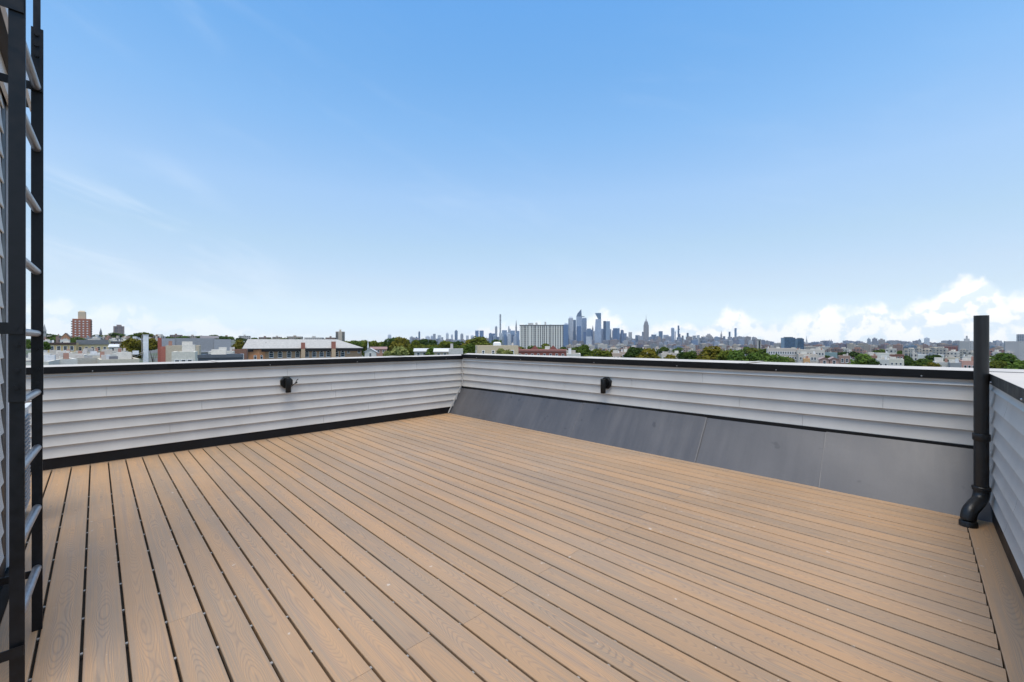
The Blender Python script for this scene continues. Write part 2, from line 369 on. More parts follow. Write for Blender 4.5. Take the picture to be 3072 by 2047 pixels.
M = dict(wood=wood_mat(), seam=simple('seam_sealant', (0.088, 0.085, 0.089), 0.5, 0.2, 25.0), siding=siding_mat('grey_vinyl_siding', (0.585, 0.552, 0.503)), post=simple('white_vinyl', (0.74, 0.74, 0.74), 0.5, 0.05),
         membrane=membrane_mat(), black=simple('black_metal', (0.007, 0.007, 0.0075), 0.5, 0.25, 9.0, 0.0, 0.22), flashing=simple('black_flashing', (0.008, 0.008, 0.009), 0.5, 0.2, 5.0, 0.0, 0.25),
         coping=simple('light_coping_metal', (0.47, 0.425, 0.375), 0.55, 0.10, 2.5, 0.0, 0.3), under=simple('dark_underlay', (0.006, 0.0055, 0.005), 0.9),
         steel=simple('black_painted_steel', (0.008, 0.008, 0.009), 0.40, 0.3, 30.0, 0.0, 0.32), rung=simple('galvanised_rung', (0.33, 0.33, 0.345), 0.38, 0.14, 40.0, 0.7),
         clip=simple('steel_clip', (0.30, 0.28, 0.26), 0.5, 0.1, 10.0, 0.3), pipe=simple('black_plastic_pipe', (0.010, 0.0095, 0.0092), 0.45, 0.25, 12.0),
         plastic=simple('black_plastic', (0.006, 0.006, 0.006), 0.45, 0.2, 20.0, 0.0, 0.3), screw=simple('bare_screw', (0.5, 0.5, 0.5), 0.35, 0.1, 20.0, 0.8),
         soffit=simple('dark_soffit', (0.05, 0.05, 0.055), 0.7), acbody=simple('air_conditioner_enamel', (0.62, 0.62, 0.60), 0.5, 0.06), acfin=simple('coil_fins', (0.3, 0.3, 0.3), 0.5),
         objcol=objcol_mat('painted_masonry'), brick=brick_mat(), leaf=leaf_mat(), ground=ground_mat(), water=water_mat(),
         roofw=simple('white_roof_membrane', (0.54, 0.505, 0.45), 0.7, 0.25, 0.5), bark=simple('bark', (0.09, 0.07, 0.05), 0.9), glass=simple('dark_window_glass', (0.035, 0.045, 0.055), 0.12, 0.3, 0.4),
         frame=simple('white_window_frame', (0.7, 0.7, 0.68), 0.6), shingle=simple('pale_roof_shingle', (0.35, 0.335, 0.31), 0.85, 0.14, 1.2),
         stone=facade_mat('stone_facade', 3.2, 3.6, 0.45, 0.55, (0.07, 0.08, 0.10)), curtain=facade_mat('curtain_wall', 1.6, 3.9, 0.82, 0.86, (0.055, 0.105, 0.20), 0.12, 0.72),
         ribbon=facade_mat('ribbon_window_facade', 40.0, 3.6, 1.1, 0.5, (0.06, 0.07, 0.09)), fins=facade_mat('finned_facade', 5.0, 80.0, 0.4, 1.1, (0.08, 0.09, 0.11)))

# ================================================================ THE SETTING: terrain and river
def terrain_z(l, d):
    """ground height by sideways and forward distance from the roof"""
    r = math.hypot(l, d); b = l / max(d, 1.0) if d > 0 else 0
    z = -11.0
    fall = min(max((r - 280) / 1300, 0), 1); fall = fall * fall * (3 - 2 * fall)
    low = -44.0 * fall
    hill = 17.0 * min(max((r - 180) / 700, 0), 1)
    k = min(max((-0.22 - b) / 0.35, 0), 1); k = k * k * (3 - 2 * k)
    if d <= 0: k = 0; low = 0
    far = min(max((r - 2500) / 2500, 0), 1)
    return z + low * (1 - k) + hill * k * (1 - far) - 44 * k * far
g = MB(); rings = [0, 30, 60, 100, 150, 220, 300, 400, 520, 660, 820, 1000, 1250, 1550, 1900, 2300, 2900, 3800, 5200, 7500, 9500, 12000]
nseg = 96
for i, r in enumerate(rings):
    for k in range(nseg):
        a = 2 * math.pi * k / nseg; l, d = r * math.sin(a), r * math.cos(a)
        g.v.append((RT[0] * l + FW[0] * d, RT[1] * l + FW[1] * d, terrain_z(l, d)))
for i in range(len(rings) - 1):
    for k in range(nseg):
        k2 = (k + 1) % nseg; g.f.append((i * nseg + k, i * nseg + k2, (i + 1) * nseg + k2, (i + 1) * nseg + k)); g.mi.append(0)
tag(g.build('ground', M['ground']), kind='structure')
rv = MB(); a_, b_, c_, d_ = at(1100, 2500), at(3300, 2500), at(3300, 3700), at(1100, 3700)
rv.quad(*[(p.x, p.y, -54.2) for p in (a_, b_, c_, d_)])
tag(rv.build('river', M['water']), kind='structure')

# ================================================================ THE ROOF DECK
PITCH, BW, GAPX0 = 0.1336, 0.1238, -0.042
TS = 0.038                                              # the near parapet is a little out of square
def third_y(x): return -0.205 - TS * (4.83 - x)
LW_Y, SB_X = 6.135, 4.437                               # foot of the left parapet, foot of the sloped membrane
deck = tag(empty('deck', (0, 0, 0)), kind='structure')
u_ = MB(); u_.box(-1.6, 4.9, -0.9, 6.5, -0.20, -0.034); u_.build('underlay', M['under'], deck)
def board_mesh(L, wd=BW, th=0.024, r=0.0035):
    b = MB(); hw = wd / 2; n = 0
    prof = [(-hw, -th), (-hw, -r), (-hw + r * 0.3, -r * 0.3), (-hw + r, 0), (hw - r, 0), (hw - r * 0.3, -r * 0.3), (hw, -r), (hw, -th)]
    for y in (-L / 2, L / 2):
        for x, z in prof: b.v.append((x, y, z))
    k = len(prof)
    for i in range(k):
        j = (i + 1) % k; b.f.append((i, j, k + j, k + i)); b.mi.append(0)
    b.f.append(tuple(range(k))); b.f.append(tuple(range(k, 2 * k))); b.mi += [0, 0]
    return b.mesh('deck_board', M['wood'])
def board(x, y0, y1, zoff=0.0):
    if y1 - y0 < 0.05: return
    put('deck_board', board_mesh(y1 - y0), deck, None, (x, (y0 + y1) / 2, zoff))
YEND = LW_Y - 0.020
i0 = -8; clips = MB()
for i in range(i0, 36):
    xc = GAPX0 + (i + 0.5) * PITCH
    if xc - BW / 2 > SB_X - 0.02: continue
    ys = third_y(xc) + 0.148 if xc > -0.36 else 3.79
    if xc < -0.36 and xc > -0.5: ys = 3.79
    e = random.uniform(-0.004, 0.004); zz = random.uniform(-0.0012, 0.0)
    cut = 1.525 if i % 2 == 1 else 4.165
    cut += random.uniform(-0.03, 0.03)
    if i in (2, 14, 23, 29): cut = 2.6 + random.uniform(-.2, .2)
    if ys < cut - 0.1:
        board(xc, ys, cut - 0.0007, zz); board(xc, cut + 0.0007, YEND, zz)
    else: board(xc, ys, YEND, zz)
    # hidden fastener clips in the gap to the right
    if i < 12:
        y = ys + 0.2 + (i % 2) * 0.05
        while y < 5.0:
            gx = xc + PITCH / 2
            clips.box(gx - 0.0042, gx + 0.0042, y - 0.006, y + 0.006, -0.012, -0.007); y += 0.305
tag(clips.build('fastener_clip', M['clip'], deck), kind='stuff')
# border board along the near parapet, and the thin edge strip along the far one
bl = math.hypot(SB_X + 0.9, TS * (SB_X + 0.9))
bb = put('border_board', board_mesh(SB_X + 0.10 + 0.36, 0.142), deck, None, (( SB_X + 0.10 - 0.36) / 2, third_y((SB_X + 0.10 - 0.36) / 2) + 0.072, 0.0), math.atan(TS) - R(90))
bs = MB(); bs.box(-1.3, SB_X, -0.009, 0.009, -0.02, 0.004); bs.build('edge_strip', M['wood'], deck).location = (0, LW_Y - 0.0095, 0)

# ---------------------------------------------------------------- parapet walls
EXP = 0.1140
def siding_profile(z0, z1, depth=0.017, n=7):
    """curved lap from its recessed top to its proud lower lip; y is negative towards the deck"""
    p = []
    for k in range(n + 1):
        s = k / n; p.append((-(0.003 + depth * s ** 1.9), z1 + (z0 - z1) * s))
    p.append((-(0.003 + depth) + 0.0035, z0 - 0.0035)); p.append((-0.004, z0 + 0.006)); p.append((0.0, z0 + 0.006)); p.append((0.0, z1))
    return p
def siding(parent, x0, x1, z0, z1, ztop, joints, depth=0.017, name='siding_panel', m='siding'):
    """one course, cut into panels where the photograph shows the overlaps"""
    xs = [x0] + sorted(j for j in joints if x0 + 0.15 < j < x1 - 0.15) + [x1]
    prof = siding_profile(z0, min(z1, ztop), depth)
    for a, b in zip(xs[:-1], xs[1:]):
        s = MB(); k = len(prof); aa, bb_ = a + 0.0011, b - 0.0011
        for x in (aa, bb_):
            for y, z in prof: s.v.append((x, y, z))
        for i in range(k):
            j = (i + 1) % k; s.f.append((i, j, k + j, k + i)); s.mi.append(0)
        s.f.append(tuple(range(k))); s.f.append(tuple(range(k, 2 * k))); s.mi += [0, 0]
        o = s.build(name, M[m], parent, smooth=True)
def wall_frame(name, A, B):
    A = Vector(A); B = Vector(B); d = B - A
    return empty(name, (A.x, A.y, 0), math.atan2(d.y, d.x)), d.length
def screw(parent, x, y, z, big=0.006):
    s = MB(); s.tube([(x, y + 0.001, z), (x, y - 0.004, z)], [big, big * 0.7], 8); s.build('screw', M['screw'], parent)

COP_W = 0.66
def parapet(name, A, B, ztop, zbot, label, seed, m0=0.0, m1=0.0, base_flash=0.0, x_first=None, cop_w=COP_W):
    """m0, m1: mitre run of the coping at either end (m of overhang along the wall per m of width)"""
    rnd = random.Random(seed); t, L = wall_frame(name, A, B)
    tag(t, label, 'parapet')
    c = MB(); c.prism([(0, 0.002), (L, 0.002), (L + m1 * (cop_w - 0.02), cop_w - 0.02), (-m0 * (cop_w - 0.02), cop_w - 0.02)], -1.2, ztop - 0.012); c.build('wall_body', M['siding'], t)
    fz = ztop - 0.066
    z = zbot; k = 0
    while z < fz - 0.02:
        js = [rnd.uniform(0.3, 1.4) + j * 2.4 + (k % 2) * 1.1 for j in range(4)]
        siding(t, 0.014, L - 0.014, z, z + EXP, fz - 0.004, js); z += EXP; k += 1
    tr = MB(); tr.box(0.012, L - 0.012, -0.013, -0.001, fz - 0.019, fz - 0.002); tr.build('top_trim', M['siding'], t)
    # black fascia of the coping in lengths, each lapping the next
    xs = [0.0]
    while xs[-1] < L - 1.6: xs.append(xs[-1] + rnd.uniform(2.3, 2.9))
    xs.append(L)
    for q, (a, b) in enumerate(zip(xs[:-1], xs[1:])):
        dy = 0.0015 * (q % 2)
        f = MB(); f.box(a + (0.0 if q else 0.004), b + (0.04 if b < L else -0.004), -0.030 - dy, -0.026 - dy, fz, ztop + 0.001 + dy)
        f.box(a + (0.0 if q else 0.004), b + (0.04 if b < L else -0.004), -0.026 - dy, -0.0235, fz, fz + 0.003)
        f.build('fascia_strip', M['black'], t)
        x = a + rnd.uniform(0.3, 0.7)
        while x < b - 0.1: screw(t, x, -0.031 - dy, fz + 0.014); x += rnd.uniform(0.9, 1.3)
        ca, cb = a, b
        p = [(ca, -0.0255), (cb, -0.0255), (cb, cop_w), (ca, cop_w)]
        if q == 0: p[0] = (m0 * 0.0255, -0.0255); p[3] = (-m0 * cop_w, cop_w)
        if b >= L: p[1] = (L - m1 * 0.0255, -0.0255); p[2] = (L + m1 * cop_w, cop_w)
        zc = ztop - 0.004 + 0.002 * (q % 2)
        cp = MB(); cp.prism(p, zc - 0.006, zc); cp.build('coping_sheet', M['coping'], t)
        if b < L:                                            # standing lap over the joint
            lp = MB(); lp.box(b - 0.03, b + 0.03, -0.0245, cop_w - 0.01, zc + 0.0035, zc + 0.0065); lp.build('coping_lap', M['coping'], t)
    if base_flash:
        n = 3
        for q in range(n):
            a, b = L * q / n, L * (q + 1) / n
            f = MB(); f.box(a + (0.003 if q == 0 else 0), b + (0.02 if q < n - 1 else -0.003), -0.012 - 0.0015 * (q % 2), -0.001, -0.03, base_flash - 0.002); f.build('base_flashing', M['flashing'], t)
    return t, L
PL, PC, PR, PN = (-1.35, LW_Y), (4.735, LW_Y + 0.002), (4.83, third_y(4.83)), (-0.40, third_y(-0.40))
left_wall, LL = parapet('parapet_wall', PL, PC, 1.005, 0.115, 'long grey sided parapet on the left, behind the ladder, straight down to the deck', 1, 0.0, 1.0, 0.115)
right_wall, RL = parapet('parapet_wall', PC, PR, 1.026, 0.457, 'grey sided parapet on the right, standing on the sloped black membrane', 2, 1.0, 1.0)
near_wall, NL = parapet('parapet_wall', PR, PN, 1.029, 0.115, 'grey sided parapet at the right edge, beside the black pipe', 5, 1.0, 0.0, 0.115)

# trims in the far corner: upright post, then a strip down the edge of the sloped membrane
cx_ = 1.35 + SB_X; lx = lambda X: X + 1.35
ct = MB(); ct.box(LL - 0.034, LL - 0.001, -0.034, -0.0195, 0.46, 0.940); ct.build('corner_trim', M['siding'], left_wall)
dg = MB()
a0 = Vector((lx(SB_X) - 0.012, 0, 0.0)); a1 = Vector((LL - 0.030, 0, 0.468)); dv = (a1 - a0).normalized(); nv = Vector((-dv.z, 0, dv.x))
p = [a0 + nv * 0.030, a0 + nv * 0.010, a1 + nv * 0.010, a1 + nv * 0.030]
b0 = len(dg.v)
for y in (-0.026, -0.0205):
    for q in p: dg.v.append((q.x, y, q.z))
dg.f += [(0, 1, 2, 3), (7, 6, 5, 4), (0, 4, 5, 1), (1, 5, 6, 2), (2, 6, 7, 3), (3, 7, 4, 0)]; dg.mi += [0] * 6
dg.build('sloping_trim', M['siding'], left_wall)
cp2 = MB(); cp2.box(0.005, 0.032, -0.032, -0.0195, 0.46, 0.955); cp2.build('corner_trim', M['siding'], near_wall)

# ---------------------------------------------------------------- sloped membrane under the right parapet
sm = empty('sloped_membrane', (PC[0], PC[1], 0), math.atan2(PR[1] - PC[1], PR[0] - PC[0]))
tag(sm, 'black rubber roofing membrane sloping up from the deck to the right parapet', 'membrane')
def foot(x): return -(PC[0] + (PR[0] - PC[0]) * x / RL - SB_X) - 0.0     # how far out the foot lies at x along the wall
cuts = [0.0, 2.67, 4.24, 5.35, 6.33]
cuts[-1] = RL
rnd = random.Random(3)
for q, (a, b) in enumerate(zip(cuts[:-1], cuts[1:])):
    s = MB(); nx, nz = 26, 12; off = 0.0045 * (q % 2) + 0.001; a2 = a + 0.004 if q == 0 else a; b2 = b + 0.05 if q < 3 else b - 0.004
    def pt(i, j, extra=0.0):
        x = a2 + (b2 - a2) * i / nx; k = j / nz; f0 = foot(x)
        bulge = 0.004 * math.sin(math.pi * k) * math.sin(x * 2.1 + q) + 0.0010 * math.sin(x * 7 + k * 5)
        edge = min(1.0, (1 - k) * 6 + 0.25); ww = 0.010 * math.sin(x * 2.2) * max(0, k - 0.75)
        y = f0 * (1 - k) - 0.006 * k - 0.003; z = -0.012 + (0.452 + 0.012) * k + ww
        return (x, y - (bulge * edge + off + extra) * 0.83, z + (bulge * edge + off + extra) * 0.55)
    for j in range(nz + 1):
        for i in range(nx + 1): s.v.append(pt(i, j))
    n1_ = len(s.v)
    for j in range(nz + 1):
        for i in range(nx + 1): s.v.append(pt(i, j, -0.0022))
    W = nx + 1
    for j in range(nz):
        for i in range(nx):
            q0 = j * W + i; s.f.append((q0, q0 + 1, q0 + W + 1, q0 + W)); s.f.append((n1_ + q0, n1_ + q0 + W, n1_ + q0 + W + 1, n1_ + q0 + 1)); s.mi += [0, 0]
    for j in range(nz):
        for i in (0, nx):
            q0 = j * W + i; s.f.append((q0, q0 + W, n1_ + q0 + W, n1_ + q0)); s.mi.append(0)
    s.build('membrane_sheet', M['membrane'], sm, smooth=True)
for q, x in enumerate(cuts[1:-1]):
    e = MB(); x = x + (0.05 if q % 2 else 0.0)
    for k in range(8):
        def sp(k_, xx, ex):
            kk = k_ / 8 * 0.93; f0 = foot(xx); return (xx + 0.0012 * math.sin(k_ * 2.1 + q), f0 * (1 - kk) - 0.006 * kk - 0.003 - ex * 0.83, -0.012 + 0.464 * kk + ex * 0.55)
        e.quad(sp(k, x - 0.005, 0.0105), sp(k, x + 0.005, 0.0085), sp(k + 1, x + 0.005, 0.0085), sp(k + 1, x - 0.005, 0.0105))
    e.build('seam_sealant', M['seam'], sm)
cd = MB(); cd.prism([(0.01, -0.30 + 0.02), (0.01, 0.0), (RL - 0.01, 0.0), (RL - 0.01, foot(RL) + 0.03)], -0.03, -0.004); cd.build('cant_base', M['under'], sm)
ts = MB(); ts.box(0.02, RL - 0.02, -0.034, -0.004, 0.426, 0.4525); ts.build('termination_bar', M['flashing'], sm)

# ---------------------------------------------------------------- wall lights
def wall_light(parentwall_frame, x, zc, label, wire=False):
    A, ang_ = parentwall_frame
    d = Vector((math.cos(ang_), math.sin(ang_))); loc = Vector((A[0], A[1])) + d * x
    t = empty('wall_light', (loc.x, loc.y, zc), ang_); tag(t, label, 'wall light')
    b = MB(); oc = []
    for k in range(8):
        a = math.pi / 8 + k * math.pi / 4; oc.append((0.080 * math.cos(a), 0.080 * math.sin(a)))
    def ring(y, s_): return [(p[0] * s_, y, p[1] * s_) for p in oc]
    r1, r2, r3 = ring(-0.010, 1.0), ring(-0.034, 1.0), ring(-0.042, 0.86)
    b.v += r1 + r2 + r3
    for q in (0, 8):
        for k in range(8): b.f.append((q + k, q + (k + 1) % 8, q + 8 + (k + 1) % 8, q + 8 + k)); b.mi.append(0)
    b.f.append(tuple(range(16, 24))); b.f.append(tuple(range(8))); b.mi += [0, 0]
    b.build('mounting_block', M['plastic'], t)
    cn = MB(); cn.box(-0.026, 0.026, -0.066, -0.0415, -0.035, 0.03); cn.build('bracket_arm', M['plastic'], t)
    cy = MB(); cy.tube([(0, -0.100, -0.128), (0, -0.100, -0.124), (0, -0.100, 0.050), (0, -0.100, 0.056)], [0.030, 0.033, 0.033, 0.030], 28); cy.build('lamp_cylinder', M['plastic'], t, smooth=True)
    cl = MB(); cl.tube([(0, -0.100, -0.1285), (0, -0.100, -0.131)], [0.027, 0.027], 24); cl.build('lens', M['frame'], t)
    if wire:
        wi = MB(); wi.tube([(0.05, -0.040, -0.06), (0.075, -0.050, -0.035), (0.10, -0.052, -0.012), (0.115, -0.05, 0.012), (0.128, -0.05, 0.032), (0.140, -0.05, 0.038)], 0.0045, 8); wi.tube([(0.098, -0.052, -0.018), (0.115, -0.055, -0.010), (0.122, -0.055, 0.0)], 0.008, 8)
        w_ = wi.build('loose_wire', M['plastic'], t, smooth=True)
        bt = MB(); bt.tube([(0.137, -0.05, 0.040), (0.150, -0.05, 0.046)], 0.006, 8); bt.build('wire_connector', M['screw'], t)
fl = ((PL[0], PL[1]), math.atan2(PC[1] - PL[1], PC[0] - PL[0])); fr = ((PC[0], PC[1]), math.atan2(PR[1] - PC[1], PR[0] - PC[0]))
wall_light(fl, 1.80 + 1.35, 0.715, 'black downlight with a loose wire on the left parapet', True)
wall_light(fr, PC[1] - 3.12, 0.715, 'black downlight on the right parapet above the sloped membrane')

# ---------------------------------------------------------------- vent pipe
vp = empty('vent_pipe', U(2905, 1578)); tag(vp, 'black plastic vent pipe with an offset elbow in the right corner', 'pipe')
o = Vector(vp.location)
zt = 0.20
PD = 2.965; top_xy = at(2944, PD) - o; px_, py_ = top_xy.x, top_xy.y; h_top = hz(947, PD)
pr = 0.0375
st_ = MB(); st_.tube([(px_, py_, 0.215), (px_, py_, 0.60), (px_, py_, h_top)], pr, 32, False); st_.tube([(px_, py_, h_top), (px_, py_, 0.5)], pr - 0.004, 32, False)
rimv = len(st_.v)
for k in range(32):
    a = 2 * math.pi * k / 32; st_.v.append((px_ + pr * math.cos(a), py_ + pr * math.sin(a), h_top)); st_.v.append((px_ + (pr - 0.004) * math.cos(a), py_ + (pr - 0.004) * math.sin(a), h_top))
for k in range(32):
    k2 = (k + 1) % 32; st_.f.append((rimv + 2 * k, rimv + 2 * k2, rimv + 2 * k2 + 1, rimv + 2 * k + 1)); st_.mi.append(0)
st_.build('pipe_shaft', M['pipe'], vp, smooth=True)
def zpix(y): return hz(y, PD)
cu = MB(); z0, z1 = zpix(1322), zpix(1301); cu.tube([(px_, py_, z0), (px_, py_, z0 + .004), (px_, py_, z1 - .004), (px_, py_, z1)], [pr + .004, pr + .007, pr + .007, pr + .005], 32); cu.build('coupling', M['pipe'], vp, smooth=True)
# two elbows of the offset
P0 = Vector((px_, py_, 0.23)); P3 = Vector((0, 0, 0.0)); mid = []
hd = (P3 - P0); hd.z = 0; hl = hd.length; hd.normalize()
nA = 12; ra = hl / 2
for k in range(nA + 1):
    a = (math.pi / 2) * k / nA * 0.86; mid.append(P0 + Vector((hd.x * ra * (1 - math.cos(a)), hd.y * ra * (1 - math.cos(a)), -0.02 - 0.075 * math.sin(a))))
for k in range(1, nA + 1):
    a = (math.pi / 2) * (1 - k / nA) * 0.86; q = P3 + Vector((-hd.x * ra * (1 - math.cos(a)), -hd.y * ra * (1 - math.cos(a)), 0.045 + 0.075 * math.sin(a))); mid.append(q)
el_ = MB(); el_.tube([P0] + mid, pr + 0.003, 28); el_.build('elbow', M['pipe'], vp, smooth=True)
hb = MB(); hb.tube([P0 + Vector((0, 0, -.012)), P0 + Vector((0, 0, -.009)), P0 + Vector((0, 0, .012)), P0 + Vector((0, 0, .016))], [pr + .005, pr + .010, pr + .010, pr + .006], 32); hb.build('elbow_hub', M['pipe'], vp, smooth=True)
fb = MB(); fb.tube([(0, 0, -0.01), (0, 0, 0.03), (0, 0, 0.036)], [pr + .009, pr + .009, pr + .005], 32); fb.build('foot_hub', M['pipe'], vp, smooth=True)

# ---------------------------------------------------------------- stair bulkhead at the left edge
BX, BY1 = -0.362, 3.76
bk = empty('stair_bulkhead', (BX, BY1, 0), R(90)); tag(bk, 'grey sided stair bulkhead with white corner post at the left edge', 'bulkhead')
# local frame: x runs along +Y, deck lies on the -y side (towards +X); origin at the far corner, so the wall is at negative x
bkL = 1.5
c = MB(); c.box(-bkL, -0.002, 0.002, 1.25, -1.0, 2.645); c.build('wall_body', M['siding'], bk)
for k in range(20):
    siding(bk, -bkL, -0.265, 0.11 + k * 0.132, 0.11 + (k + 1) * 0.132, 2.60, [-1.2 + (k % 3) * 0.3], 0.0105)
c = MB(); c.box(-0.263, -0.118, -0.006, 0.0, 0.0, 2.63); c.build('dark_channel', M['flashing'], bk)
c = MB(); c.box(-0.116, 0.012, -0.014, 0.012, 0.0, 2.63); c.build('corner_post', M['post'], bk)
c = MB(); c.box(-bkL, -0.22, -0.012, -0.001, -0.02, 0.105); c.build('base_flashing', M['flashing'], bk)
c = MB(); c.box(-bkL, 0.10, -0.075, 1.3, 2.655, 2.70); c.build('soffit', M['soffit'], bk)
c = MB(); c.box(-bkL, 0.115, -0.092, -0.077, 2.640, 2.86); c.build('fascia_board', M['post'], bk)
c = MB(); c.box(-bkL, 0.09, -0.030, -0.0145, 2.55, 2.653); c.build('frieze_trim', M['post'], bk)
c = MB(); c.box(-bkL, 0.10, -0.075, 1.3, 2.702, 2.85); c.build('roof_edge', M['objcol'], bk, color=(.5, .5, .5))

# ---------------------------------------------------------------- roof ladder
Fa, Na = Vector((-0.183, 2.764, 0)), Vector((-0.199, 2.292, 0))
ld = empty('roof_ladder', Fa); tag(ld, 'black steel roof ladder with grey rungs at the left edge', 'ladder')
def stringer(dx_, dy_, wide, z0, zsplit, z1, upper):
    s = MB(); s.box(dx_ - wide / 2, dx_ + wide / 2, dy_ - 0.005, dy_ + 0.005, z0, zsplit); st1 = s.build('stringer', M['steel'], ld)
    s = MB(); s.box(dx_ - wide / 2 - 0.001, dx_ + wide / 2 + 0.003, dy_ - 0.0165, dy_ - 0.0055, zsplit - 0.30, z1); s.build('stringer', M['steel'], ld)
    for k, zz in enumerate((0.05, 0.11, 0.20, 0.26)):
        b = MB(); b.tube([(dx_, dy_ - 0.016, zsplit - 0.30 + zz), (dx_, dy_ - 0.022, zsplit - 0.30 + zz)], [0.009, 0.009], 6); b.tube([(dx_, dy_ - 0.022, zsplit - 0.30 + zz), (dx_, dy_ - 0.027, zsplit - 0.30 + zz)], [0.005, 0.005], 8); b.build('bolt', M['steel'], ld)
    if upper:
        e = MB(); e.box(dx_ - 0.012, dx_ + 0.010, dy_ - 0.004, dy_ + 0.006, z1 - 0.12, z1 + 1.0); e.build('upper_rail', M['steel'], ld)
        for zz in (0.03, 0.075, 0.12):
            b = MB(); b.tube([(dx_, dy_ - 0.0165, z1 - zz), (dx_, dy_ - 0.023, z1 - zz)], [0.008, 0.008], 6); b.build('bolt', M['steel'], ld)
stringer(0, 0, 0.032, 0.0, 1.32, hz(90, 1.852), True)
nd = Na - Fa; nwide = 0.036
stringer(nd.x, nd.y, nwide, 0.0, 1.34, 2.90, False)
for k, y in enumerate((85, 268, 450, 633, 817, 1001, 1176, 1343, 1522, 1703)):
    z = hz(y, 1.852)
    if k == 0: continue
    r_ = MB(); r_.tube([(0, -0.004, z), (nd.x, nd.y + 0.004, z)], 0.0142, 18); r_.build('rung', M['rung'], ld, smooth=True)
wx = BX - Fa.x
def bracket(x0, y0, z, h=0.038, to=None):
    b = MB(); x1 = (to if to is not None else wx + 0.02); b.box(x1, x0 + 0.017, y0 - 0.024, y0 - 0.0185, z - h / 2, z + h / 2); b.box(x1, x1 + 0.006, y0 - 0.024 - 0.03, y0 - 0.0245, z - h / 2, z + h / 2); b.build('wall_bracket', M['steel'], ld)
dn = 1.503
bracket(nd.x, nd.y, hz(986, dn), 0.040); bracket(nd.x, nd.y, hz(1948, dn), 0.035); bracket(nd.x, nd.y, hz(20, dn), 0.055)
bracket(0, 0, hz(1713, 1.852), 0.030); bracket(0, 0, hz(268, 1.852), 0.034)

# ---------------------------------------------------------------- air conditioner behind the bulkhead
ac = empty('air_conditioner', (-0.345, 4.42, 0)); tag(ac, 'pale outdoor air conditioner glimpsed between the ladder rails', 'air conditioner')
c = MB(); c.box(-0.85, -0.012, 0, 0.33, 0.05, 0.775); c.build('casing', M['acbody'], ac)
c = MB(); c.box(-0.86, 0.004, -0.008, 0.338, 0.777, 0.80); c.build('top_panel', M['acbody'], ac)
for k in range(22):
    f = MB(); f.box(-0.0118, 0.0, 0.03, 0.30, 0.10 + k * 0.029, 0.115 + k * 0.029); f.build('fin', M['acfin'], ac)
for x in (-0.75, -0.10):
    f = MB(); f.box(x, x + 0.06, 0.02, 0.31, 0.0, 0.049); f.build('foot_rail', M['black'], ac)

# ================================================================ BUILDINGS, TREES AND SKYLINE
VR = TH - R(90)                                          # turns a local frame so that its x runs across the view and its y away from it
def ground_at(px, d):
    return terrain_z((px - CX) / FPX * d, d)
def cosb(px): return math.cos(math.atan((px - CX) / FPX))
def root_at(name, px0, px1, d, yaw=0.0):
    c = at((px0 + px1) / 2, d); zg = ground_at((px0 + px1) / 2, d)
    return empty(name, (c.x, c.y, zg), VR + R(yaw) - math.atan(((px0 + px1) / 2 - CX) / FPX) * 0.9), (px1 - px0) / FPX * d * cosb((px0 + px1) / 2), zg
_win = {}
def window_mesh(w_, h_, arch=False, frame='frame', pane='glass'):
    key = (round(w_, 2), round(h_, 2), arch, frame, pane)
    if key in _win: return _win[key]
    b = MB(); t = min(0.11, w_ * 0.14)
    b.cur = 0
    b.box(-w_ / 2, -w_ / 2 + t, -0.06, 0.02, 0, h_); b.box(w_ / 2 - t, w_ / 2, -0.06, 0.02, 0, h_)
    b.box(-w_ / 2 + t, w_ / 2 - t, -0.06, 0.02, 0, t); b.box(-w_ / 2 + t, w_ / 2 - t, -0.06, 0.02, h_ - t, h_)
    if h_ > 1.1: b.box(-w_ / 2 + t, w_ / 2 - t, -0.04, 0.02, h_ * 0.5 - t * 0.3, h_ * 0.5 + t * 0.3)
    b.box(-w_ / 2 - 0.06, w_ / 2 + 0.06, -0.12, -0.002, -0.12, -0.001)
    if arch:
        n = 8; pts = [(w_ / 2 * math.cos(math.pi * k / n), w_ / 2 * math.sin(math.pi * k / n)) for k in range(n + 1)]
        for k in range(n):
            (x0, z0), (x1, z1) = pts[k], pts[k + 1]
            b.quad((x0 * 1.18, -0.08, h_ + z0 * 1.18), (x1 * 1.18, -0.08, h_ + z1 * 1.18), (x1 * 0.86, -0.08, h_ + z1 * 0.86), (x0 * 0.86, -0.08, h_ + z0 * 0.86))
        b.cur = 1; b.quad(*[(x * 0.86, -0.02, h_ + z * 0.86) for x, z in pts])
    b.cur = 1; b.quad((-w_ / 2 + t, -0.012, t), (w_ / 2 - t, -0.012, t), (w_ / 2 - t, -0.012, h_ - t), (-w_ / 2 + t, -0.012, h_ - t))
    me = b.mesh('window', [M[frame], M[pane]]); _win[key] = me
    return me
def windows(parent, x0, x1, cols, tops, ww, wh, y=-0.03, arch=False, frame='frame', rz=0.0, side=None):
    """one object for each window; tops are the heights of their heads over the ground"""
    me = window_mesh(ww, wh, arch, frame)
    for zt_ in tops:
        for k in range(cols):
            x = x0 + (x1 - x0) * (k + 0.5) / cols
            if side is None: put('window', me, parent, None, (x, y, zt_ - wh))
            else: put('window', me, parent, None, (side[0], x, zt_ - wh), side[1])
